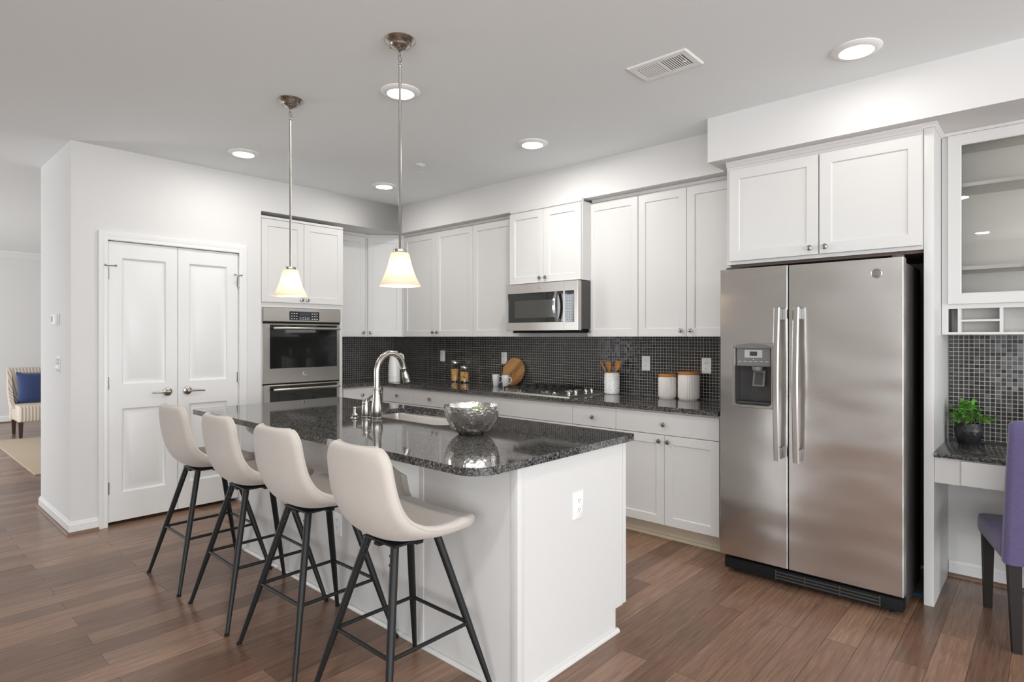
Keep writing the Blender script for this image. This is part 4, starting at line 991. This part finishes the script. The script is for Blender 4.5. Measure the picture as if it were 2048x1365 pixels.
outlet(Fn, -3.952, 1.170, 'white outlet on the black tile behind the round wooden board')
outlet(Fn, -2.402, 1.166, 'white outlet on the black tile between the utensil crock and the canisters')
outlet(Fn, -1.897, 1.162, 'white outlet on the black tile right above the larger canister')
outlet(((XW + .008, 0, 0), EAST), 3.50, 1.167, 'white outlet at the edge of the tile beside the oven tower')
outlet(((IX1, 0, 0), EAST), 2.080, .656, 'white outlet on the end panel of the island')
outlet(((0, IY0, 0), SOUTH), -2.762, .40, 'white outlet low on the island front behind the bar stool legs')

# ------------------------------------------------------------------ things on the worktop
def lathe_thing(name, lab, cat, prof, x, y, z, m, seg=40, group=None):
    o = obj(name, MB().lathe(prof, (x, y, z), seg=seg, cap=False), m); return tag(o, lab, cat, group)
# insulated jug in the corner
kx, ky = -5.03, 3.735
t = thing('insulated_jug', 'white insulated jug with a handle on the worktop behind the faucet', 'jug', (kx, ky, HC))
obj('body', MB().lathe([(0, 0), (.060, 0), (.063, .004), (.063, .055), (.0615, .056), (.0615, .060), (.063, .061), (.060, .18), (.050, .235), (.046, .262), (.046, .270), (0, .270)], (kx, ky, HC), seg=36, cap=False), 'kettle', t)
b = MB(); b.lathe([(0, .270), (.046, .270), (.050, .278), (.048, .292), (.036, .300), (.034, .318), (0, .320)], (kx, ky, HC), seg=32, cap=False); b.box(kx - .085, kx - .03, ky - .02, ky + .02, HC + .272, HC + .288, .004); obj('lid', b, 'kettle', t)
b = MB(); c_ = Vector((.83, .55, 0)); b.tube([Vector((kx, ky, HC)) + c_ * a + Vector((0, 0, z)) for a, z in ((.046, .285), (.07, .290), (.095, .275), (.100, .245), (.094, .20), (.080, .165), (.058, .150))], .009, 12); obj('handle', b, 'kettle', t)

# pasta jars
def jar(x, y, r_, h, fill, lab, plab):
    t = thing('glass_jar', lab, 'jar', (x, y, HC), group='glass pasta jars')
    obj('glass_body', MB().lathe([(0, .0), (r_, 0), (r_, h * .80), (r_ * .82, h * .86), (r_ * .80, h * .89), (r_ * .78, h * .89), (r_ * .79, h * .855), (r_ - .003, h * .795), (r_ - .003, .005), (0, .005)], (x, y, HC), seg=36, cap=False), 'jarglass', t)
    b = MB().lathe([(0, h * .885), (r_ * .84, h * .885), (r_ * .84, h - .003), (r_ * .80, h), (0, h)], (x, y, HC), seg=36, cap=False); obj('lid', b, 'chrome', t)
    b = MB(); rnd = random.Random(int(x * 1000)); n = int(fill * 2400)
    for k in range(n):
        rr = (r_ - .0135) * math.sqrt(rnd.uniform(.45, 1)); th = rnd.uniform(0, 6.28); z = HC + .012 + rnd.uniform(0, fill)
        c = Vector((x + rr * math.cos(th), y + rr * math.sin(th), z)); q = Vector((rnd.uniform(-1, 1), rnd.uniform(-1, 1), rnd.uniform(-1, 1))).to_track_quat('Z', 'Y')
        b.tube([c + q @ Vector((.008 * math.cos(a), .008 * math.sin(a), 0)) for a in (0, .8, 1.6, 2.4, 3.2)], .0028, 6)
    tag(obj('pasta', b, 'pasta'), plab, 'pasta', kind='stuff')
jar(-4.575, 4.165, .0475, .218, .115, 'taller glass pasta jar with a steel lid on the worktop', 'elbow pasta filling the lower half of the taller jar')
jar(-4.415, 4.150, .0525, .168, .092, 'shorter glass pasta jar with a steel lid right of the taller jar', 'elbow pasta filling the shorter glass jar')

# round board leaning on the tile
bx, bz = -3.795, HC; Rb = .136; tilt = R(13)
mtx = Matrix.Translation((bx, YN - .012 - .030, HC)) @ Matrix.Rotation(-tilt, 4, 'X')
b = MB(); q = [(Rb * math.cos(2 * math.pi * k / 64), Rb + Rb * math.sin(2 * math.pi * k / 64)) for k in range(64)]
def bl(y, ins): return [Vector((p[0] * (1 - ins / Rb), y, Rb + (p[1] - Rb) * (1 - ins / Rb))) for p in q]
b.loft([bl(-.009, .004), bl(-.006, 0), bl(.006, 0), bl(.009, .004)], True, True)
bd = obj('cutting_board', b, 'board', local=True); bd.matrix_basis = Matrix.Translation((bx, YN - .078, HC + .001)) @ Matrix.Rotation(-tilt, 4, 'X')
tag(bd, 'round striped wooden board leaning on the black tile behind the mugs', 'cutting board')
b = MB(); b.torus((0.028, -.013, .105), .020, .006, (0, 1, 0), 28, 10); hh = obj('handle_ring', b, 'bamboo', bd, local=True)

def mug(x, y, ang, lab):
    t = thing('mug', lab, 'mug', (x, y, HC), group='white mugs')
    obj('cup', MB().lathe([(0, 0), (.025, 0), (.027, .003), (.034, .055), (.037, .104), (.0365, .106), (.0345, .104), (.0315, .055), (.025, .006), (0, .006)], (x, y, HC), seg=32, cap=False), 'mug', t)
    c_ = Vector((math.cos(ang), math.sin(ang), 0)); b = MB()
    b.tube([Vector((x, y, HC)) + c_ * a + Vector((0, 0, z)) for a, z in ((.034, .086), (.050, .089), (.061, .078), (.062, .058), (.052, .038), (.031, .026))], .0045, 10); obj('handle', b, 'mug', t)
mug(-3.915, 4.090, R(25), 'white mug farther left beside the wooden board')
mug(-3.765, 4.062, R(15), 'white mug standing in front of the wooden board')

# utensil crock
cx, cy = -2.660, 4.150
t = thing('utensil_crock', 'white textured ceramic crock holding wooden utensils', 'crock', (cx, cy, HC))
b = MB(); rr = .060
obj('pot', b.lathe([(0, 0), (.055, 0), (.060, .006), (.0605, .168), (.059, .172), (.056, .170), (.055, .012), (0, .012)], (cx, cy, HC), seg=44, cap=False), 'ceramic', t)
b = MB()
for i in range(14):
    for j in range(9):
        a = 2 * math.pi * (i + .5 * (j % 2)) / 14; z = HC + .018 + j * .0165
        b.sphere((cx + .0592 * math.cos(a), cy + .0592 * math.sin(a), z), .0085, 8, .55, .55, .8)
obj('raised_pattern', b, 'ceramic', t)
def utensil(name, lab, ax_, ay_, lean, kind):
    top = Vector((cx + ax_ * .06 + lean[0], cy + ay_ * .03 + lean[1], HC + lean[2])); bot = Vector((cx - ax_ * .03, cy - ay_ * .02, HC + .016))
    d = (top - bot).normalized(); sd = d.cross(Vector((0, 1, 0))).normalized(); nr = sd.cross(d)
    b = MB(); neck = bot + (top - bot) * .72
    b.tube([bot, bot + (neck - bot) * .5, neck], [.005, .0055, .006], 10)
    L = (top - neck).length
    shapes = {'spoon': [(0, .006), (.2, .015), (.5, .023), (.8, .020), (.95, .010), (1, .003)], 'spat': [(0, .006), (.25, .016), (.5, .024), (.9, .027), (1, .026)],
              'stick': [(0, .006), (.5, .006), (1, .006)], 'turn': [(0, .006), (.3, .018), (.7, .024), (1, .015)]}[kind]
    loops = []
    for f, hw in shapes:
        c = neck + d * (L * f); th = .0035
        loops.append([c + sd * (hw * x_) + nr * (th * y_) for x_, y_ in ((-1, -.4), (-.7, -1), (.7, -1), (1, -.4), (1, .4), (.7, 1), (-.7, 1), (-1, .4))])
    b.loft(loops, True, True)
    if kind == 'turn':
        c = neck + d * (L * .62); b.torus(c - nr * .0035, .009, .0022, nr, 20, 8)
    return tag(obj(name, b, 'bamboo'), lab, 'utensil', 'wooden utensils in the crock')
utensil('wooden_stick', 'thin wooden stick leaning out at the far left of the white crock', -.9, -.2, (-.045, -.01, .262), 'stick')
utensil('wooden_stick', 'thin wooden stick second from the left in the white crock', -.7, .4, (-.030, .02, .258), 'stick')
o_ = utensil('slotted_spoon', 'wooden spoon with a round hole in the middle of the white crock', -.2, -.6, (.0, -.02, .262), 'turn')
utensil('wooden_spatula', 'broad flat wooden spatula at the back of the white crock', .5, .5, (.012, .02, .268), 'spat')
utensil('wooden_spoon', 'rounded wooden spoon leaning right in the white crock', .9, -.4, (.026, -.01, .258), 'spoon')
b = MB(); 
# ribbed canisters
def canister(x, y, r_, h, lab):
    t = thing('canister', lab, 'canister', (x, y, HC), group='ribbed canisters')
    b = MB(); seg = 240; rings = []
    prof = [(r_ * .90, 0), (r_ * .93, .006), (r_ - .002, .010), (r_, .016), (r_, h - .030), (r_ - .003, h - .025), (r_ - .003, h - .022)]
    for rr_, z in prof:
        fl = [rr_ + (.0016 * math.cos(40 * 2 * math.pi * k / seg) if .012 < z < h - .028 else 0) for k in range(seg)]
        rings.append([Vector((x + fl[k] * math.cos(2 * math.pi * k / seg), y + fl[k] * math.sin(2 * math.pi * k / seg), HC + z)) for k in range(seg)])
    b.loft(rings, True, True); obj('body', b, 'canister', t, smooth=60)
    b = MB().lathe([(0, h - .022), (r_ * .99, h - .022), (r_ + .001, h - .019), (r_ + .001, h - .003), (r_ * .98, h), (0, h)], (x, y, HC), seg=48, cap=False); obj('lid', b, 'bamboo', t)
canister(-2.160, 4.140, .066, .185, 'smaller ribbed white canister with a wooden lid')
canister(-1.992, 4.150, .077, .208, 'larger ribbed white canister with a wooden lid nearest the refrigerator')

# hammered bowl and fruit
ox, oy = -2.060, 1.985
b = MB(); b.lathe([(0, 0), (.052, 0), (.066, .004), (.100, .032), (.122, .070), (.133, .110), (.134, .136), (.1345, .139), (.132, .139), (.1305, .136), (.1295, .110), (.1185, .071), (.097, .035), (.064, .008), (0, .006)], (ox, oy, HC), seg=64, cap=False)
tag(obj('hammered_bowl', b, 'hammered', smooth=60), 'hammered silver metal bowl on the island granite', 'bowl')
t = thing('green_apple', 'green apple showing over the rim of the hammered bowl', 'apple', (ox + .02, oy + .02, HC + .06))
pr = [(0, .008), (.012, .002), (.024, .002), (.036, .016), (.041, .038), (.038, .056), (.028, .068), (.014, .070), (.004, .063), (0, .062)]
obj('fruit', MB().lathe(pr, (ox + .020, oy + .020, HC + .060), seg=32, cap=False), 'apple', t)
obj('stalk', MB().tube([(ox + .02, oy + .02, HC + .123), (ox + .022, oy + .021, HC + .134), (ox + .026, oy + .021, HC + .143)], .0016, 8), 'stem', t)
t = thing('green_apple', 'second green apple lying lower inside the hammered bowl', 'apple', (ox - .05, oy - .01, HC + .040))
obj('fruit', MB().lathe(pr, (ox - .052, oy - .005, HC + .030), seg=32, cap=False), 'apple', t)

# ------------------------------------------------------------------ potted plant on the desk
px, py, pz = -.335, 4.105, .790
t = thing('potted_plant', 'small leafy green plant in a black pot on the desk', 'plant', (px, py, pz))
b = MB(); rings = []; seg = 48
for j in range(19):
    f = j / 18; z = .115 * f; rr_ = .044 + .018 * math.sin(min(1, f / .7) * math.pi / 2) - .010 * max(0, f - .7) / .3
    rings.append([Vector((px + (rr_ + .0035 * abs(math.sin(k * math.pi / 4 + j * .55)) * abs(math.sin(k * math.pi / 4 - j * .55))) * math.cos(2 * math.pi * k / seg), py + (rr_ + .0035 * abs(math.sin(k * math.pi / 4 + j * .55)) * abs(math.sin(k * math.pi / 4 - j * .55))) * math.sin(2 * math.pi * k / seg), pz + z)) for k in range(seg)])
rings += [[Vector((px + r_ * math.cos(2 * math.pi * k / seg), py + r_ * math.sin(2 * math.pi * k / seg), pz + z)) for k in range(seg)] for r_, z in ((.049, .115), (.047, .098))]
b.loft(rings, True, False); obj('pot', b, 'pot', t)
obj('soil', MB().lathe([(0, .100), (.030, .102), (.0475, .099), (.0475, .09), (0, .09)], (px, py, pz), seg=24, cap=False), 'soil', t)
rnd = random.Random(11); lf = MB(); st = MB()
for k in range(34):
    th = rnd.uniform(0, 6.283); sp = rnd.uniform(.15, 1.0); r_ = .105 * sp; top = Vector((px + r_ * math.cos(th), py + min(r_ * math.sin(th), .10), pz + .235 - .105 * sp ** 2 + rnd.uniform(-.02, .012)))
    base = Vector((px + .015 * math.cos(th), py + .015 * math.sin(th), pz + .10)); mid = (base + top) / 2 + Vector((0, 0, .025))
    st.tube([base, mid, top], [.0016, .0013, .0008], 5)
    for i in range(7):
        f = .40 + .60 * i / 6; c = base * (1 - f) ** 2 + mid * 2 * f * (1 - f) + top * f * f
        dr = Vector((math.cos(th) * .8 + rnd.uniform(-.9, .9), math.sin(th) * .8 + rnd.uniform(-.9, .9), rnd.uniform(-.35, .7))).normalized()
        sd = dr.cross(Vector((rnd.uniform(-.4, .4), rnd.uniform(-.4, .4), 1))).normalized(); nr = sd.cross(dr); L = rnd.uniform(.024, .040)
        pts = [c, c + dr * L * .35 + sd * L * .30, c + dr * L * .72 + sd * L * .24, c + dr * L - nr * L * .12, c + dr * L * .72 - sd * L * .24, c + dr * L * .35 - sd * L * .30]
        m1, m2 = c + dr * L * .35 - nr * L * .07, c + dr * L * .72 - nr * L * .08
        if max(p.y for p in pts) > YN - .012 or min(p.x for p in pts) < -.437: continue
        v = [lf.bm.verts.new(p) for p in pts + [m1, m2]]
        for q in ((0, 6, 1), (1, 6, 7, 2), (2, 7, 3), (0, 5, 6), (5, 4, 7, 6), (4, 3, 7)): lf.bm.faces.new([v[z] for z in q])
obj('foliage', lf, 'leaf', t, smooth=80); obj('stems', st, 'stem', t)

# ------------------------------------------------------------------ purple chair
t = thing('dining_chair', 'purple velvet armless chair with black legs at the desk', 'chair', (.02, 3.70, 0), R(15))
b = MB(); b.box(-.245, .245, -.20, .27, .375, .475, .028); obj('seat', b, 'purple', t, local=True, smooth=60)
b = MB(); K = 12
def bs(f):
    y = -.215 - .075 * f ** 1.4; hw = .243 - .006 * f; z = .375 + .625 * f; tk = .078 - .020 * f
    return [Vector((x, y + dy, z)) for x, dy in ((-hw + .018, -tk / 2), (hw - .018, -tk / 2), (hw, -tk / 2 + .016), (hw, tk / 2 - .016), (hw - .018, tk / 2), (-hw + .018, tk / 2), (-hw, tk / 2 - .016), (-hw, -tk / 2 + .016))]
loops = [bs(k / K) for k in range(K + 1)]
e = loops[-1]; cen = sum(e, Vector()) / 8; loops.append([cen + (p - cen) * .93 + Vector((0, 0, .013)) for p in e]); loops.append([cen + (p - cen) * .72 + Vector((0, 0, .017)) for p in e])
b.loft(loops, True, True); obj('backrest', b, 'purple', t, local=True, smooth=60)
for sx_, yy, oy_ in ((-1, .235, 0), (1, .235, 0), (-1, -.215, -.045), (1, -.215, -.045)):
    b = MB(); x = sx_ * .205
    b.loft([[Vector((x + a * s_, yy + o + c * s_, z)) for a, c in ((-1, -1), (1, -1), (1, 1), (-1, 1))] for z, s_, o in ((.38, .024, 0), (0, .016, oy_))], True, True); obj('leg', b, 'darkwood', t, local=True)

# ------------------------------------------------------------------ living room: slipper chair, pillow, rug
b = MB(); b.box(-10.25, -7.47, 1.19, 3.4, 0, .012, .003); rug = obj('area_rug', b, 'rug'); tag(rug, 'beige area rug on the wood floor of the next room', 'rug')
t = thing('slipper_chair', 'beige striped armless chair seen past the wall in the next room', 'chair', (-10.58, 1.86, 0), R(-90))
b = MB(); b.box(-.40, .40, -.22, .30, .215, .44, .03); obj('seat', b, 'stripe', t, local=True, smooth=60)
b = MB(); prof = [(-.20, .215), (-.33, .215), (-.36, .45), (-.42, .90), (-.40, .935), (-.34, .93), (-.27, .55), (-.22, .46)]
b.loft([[Vector((x, y, z)) for y, z in prof] for x in (-.41, -.40, .40, .41)], True, True)
for s_ in (-1, 1):
    wg = [(-.38, .60), (-.405, .92), (-.34, .93), (-.24, .62), (-.12, .47), (.10, .40), (-.25, .40)]
    b.loft([[Vector((s_ * x, y, z)) for y, z in wg] for x in (.385, .43)], True, True)
obj('backrest', b, 'stripe', t, local=True, smooth=40)
for sx_, yy in ((-.37, .27), (.37, .27), (-.37, -.26), (.37, -.26)):
    b = MB(); b.loft([[Vector((sx_ + a * s_, yy + c * s_, z)) for a, c in ((-1, -1), (1, -1), (1, 1), (-1, 1))] for z, s_ in ((.22, .026), (0.0, .017))], True, True); obj('leg', b, 'walnutleg', t, local=True)
b = MB(); S = 14
def pil(sgn): return [[Vector(((i / S - .5) * .46 * (1 - .06 * (1 - abs(2 * j / S - 1) ** 2)), sgn * .085 * (max(0, 1 - abs(2 * i / S - 1) ** 2.6) * max(0, 1 - abs(2 * j / S - 1) ** 2.6)) ** .5, (j / S - .5) * .46 * (1 - .06 * (1 - abs(2 * i / S - 1) ** 2)))) for j in range(S + 1)] for i in range(S + 1)]
for sg in (-1, 1):
    g = pil(sg); V = [[b.bm.verts.new(p) for p in r] for r in g]
    for i in range(S):
        for j in range(S): b.bm.faces.new((V[i][j], V[i + 1][j], V[i + 1][j + 1], V[i][j + 1]))
pw = obj('throw_pillow', b, 'blue', local=True, smooth=80)
pw.matrix_basis = Matrix.Translation((-10.78, 1.74, .655)) @ Matrix.Rotation(R(-90), 4, 'Z') @ Matrix.Rotation(R(14), 4, 'X')
tag(pw, 'square blue throw pillow on the striped chair', 'pillow')

# ------------------------------------------------------------------ ceiling fixtures
def downlight(x, y, lab, power=4.2):
    t = thing('recessed_light', lab, 'ceiling light', (x, y, CEIL), group='recessed ceiling lights')
    b = MB(); b.lathe([(.100, 0), (.108, 0), (.108, -.004), (.100, -.010), (.082, -.016), (.074, -.016), (.070, -.010)], (x, y, CEIL), seg=48, cap=False); obj('trim_ring', b, 'plate', t)
    b = MB(); b.lathe([(.074, -.0155), (.074, -.013), (0, -.013), (0, -.0155)], (x, y, CEIL), seg=40, cap=False); obj('lens', b, 'lens', t)
    l = bpy.data.lights.new('downlight_beam', 'AREA'); l.shape = 'DISK'; l.size = .14; l.energy = power; l.color = (1, .985, .96)
    o = bpy.data.objects.new('downlight_beam', l); put(o, t, Matrix.Translation((0, 0, -.018)))
downlight(-2.691, 2.041, 'bright recessed ceiling light behind the rod of the nearer pendant', 8)
downlight(-.686, 3.198, 'recessed ceiling light above the refrigerator, right of the vent', 1.3)
downlight(-4.457, 1.937, 'recessed ceiling light left of the farther pendant rod', 4.5)
downlight(-2.721, 3.217, 'recessed ceiling light above the cooktop and microwave', 9)
downlight(-4.477, 3.213, 'recessed ceiling light nearest the soffit corner', 3.6)
downlight(-.66, .66, 'recessed ceiling light beside the camera, seen only as the upper gleam in the glass cabinet', 14)
downlight(-.66, -1.98, 'recessed ceiling light behind the camera, seen only as the lower gleam in the glass cabinet', 9)

def pendant():
    t = thing('pendant_light', 'x', 'pendant light', (0, 0, CEIL), group='pendant lights over the island')
    Z = lambda *p: [(r_, z) for r_, z in p]
    b = MB(); b.lathe(Z((0, 0), (.072, 0), (.073, -.004), (.068, -.010), (.055, -.022), (.046, -.026), (.042, -.034), (.020, -.046), (.010, -.050), (.006, -.056), (0, -.056)), (0, 0, 0), seg=40, cap=False); cn = obj('canopy', b, 'nickel', t, local=True)
    for a in (R(200), R(20)):
        b = MB(); b.sphere((.052 * math.cos(a), .052 * math.sin(a), -.027), .005, 12); obj('screw', b, 'pewter', cn, local=True)
    b = MB(); b.torus((0, 0, -.063), .009, .0022, (0, 1, 0), 20, 8); b.torus((0, 0, -.086), .016, .0018, (1, 0, .1), 24, 8, sx=.5); b.torus((0, 0, -.108), .009, .0024, (0, 1, 0), 20, 8); obj('chain', b, 'nickel', t, local=True)
    b = MB(); b.lathe([(0, -.114), (.006, -.116), (.0075, -.120), (.006, -.124), (.0058, -.967), (.009, -.972), (0, -.972)], (0, 0, 0), seg=16, cap=False); obj('rod', b, 'nickel', t, local=True)
    b = MB(); b.lathe([(0, -.966), (.030, -.968), (.031, -.978), (.029, -.982), (.020, -.986), (.018, -1.02), (0, -1.02)], (0, 0, 0), seg=32, cap=False); obj('socket_cap', b, 'nickel', t, local=True)
    b = MB(); pr = [(.022, -.983), (.038, -.984), (.043, -.990), (.048, -1.012), (.056, -1.045), (.067, -1.078), (.080, -1.108), (.095, -1.134)]
    b.lathe(pr + [(.0955, -1.137)] + [(r_ - .003, z + .0005 if i == 0 else z) for i, (r_, z) in enumerate(pr[::-1])], (0, 0, 0), seg=48, cap=False); obj('glass_shade', b, 'shade', t, local=True)
    b = MB(); b.sphere((0, 0, -1.085), .024, 20); b.cyl((0, 0, -1.02), (0, 0, -1.065), .012, seg=16); obj('bulb', b, 'bulb', t, local=True)
    return t
pd_ = pendant()
for i, (x, y, lab) in enumerate(((-3.259, 1.686, 'frosted glass pendant light farther from the camera, over the far half of the island'), (-2.226, 1.685, 'frosted glass pendant light nearer the camera, over the near half of the island'))):
    mtx = Matrix.Translation((x, y, CEIL))
    if i == 0: pd_.matrix_basis = mtx; pd_['label'] = lab
    else: dup(pd_, None, mtx, lab)

# supply vent
t = thing('ceiling_vent', 'white rectangular air vent in the ceiling', 'vent', (-1.445, 2.742, CEIL))
vx0, vx1, vy0, vy1 = -1.606, -1.284, 2.640, 2.844
b = MB()
def vr(i, z): return [Vector(p) for p in ((vx0 + i, vy0 + i, z), (vx1 - i, vy0 + i, z), (vx1 - i, vy1 - i, z), (vx0 + i, vy1 - i, z))]
b.loft([vr(0, CEIL), vr(0, CEIL - .003), vr(.006, CEIL - .008), vr(.034, CEIL - .008), vr(.036, CEIL - .002)], False, False); obj('frame', b, 'plate', t)
obj('duct', MB().box(vx0 + .034, vx1 - .034, vy0 + .034, vy1 - .034, CEIL - .0015, CEIL - .0005), 'slot', t)
b = MB(); n = 20
for k in range(n):
    x = vx0 + .040 + (vx1 - vx0 - .080) * (k + .5) / n; hw, dz_ = (.0041, .0015) if k < n / 2 else (.0016, .0045)
    if k == n // 2 - 1: continue
    b.loft([[Vector(p) for p in ((x - hw, y, CEIL - .0078), (x + hw, y, CEIL - .0078 + dz_ * .4), (x + hw, y, CEIL - .0070 + dz_), (x - hw, y, CEIL - .0070))] for y in (vy0 + .034, vy1 - .034)], True, True)
b.box((vx0 + vx1) / 2 - .010, (vx0 + vx1) / 2 + .004, vy0 + .034, vy1 - .034, CEIL - .008, CEIL - .004); obj('louvres', b, 'plate', t)
b = MB(); b.tube([(vx1 - .046, 2.742, CEIL - .008), (vx1 - .046, 2.735, CEIL - .016), (vx1 - .050, 2.722, CEIL - .022)], .0022, 8); obj('lever', b, 'plate', t)
# sprinkler
t = thing('fire_sprinkler', 'small white fire sprinkler head in the ceiling', 'sprinkler', (-3.726, 3.017, CEIL))
obj('escutcheon', MB().lathe([(0, 0), (.040, 0), (.040, -.003), (.028, -.010), (.014, -.012), (0, -.012)], (-3.726, 3.017, CEIL), seg=32, cap=False), 'plate', t)
b = MB(); c = Vector((-3.726, 3.017, CEIL)); b.cyl(c + Vector((0, 0, -.012)), c + Vector((0, 0, -.024)), .009, seg=16)
for s_ in (-1, 1): b.tube([c + Vector((s_ * .009, 0, -.022)), c + Vector((s_ * .014, 0, -.036)), c + Vector((s_ * .004, 0, -.052))], .0025, 8)
obj('head', b, 'chrome', t)
obj('deflector', MB().lathe([(0, -.052), (.015, -.052), (.015, -.0535), (0, -.0535)], tuple(c), seg=20, cap=False), 'chrome', t)
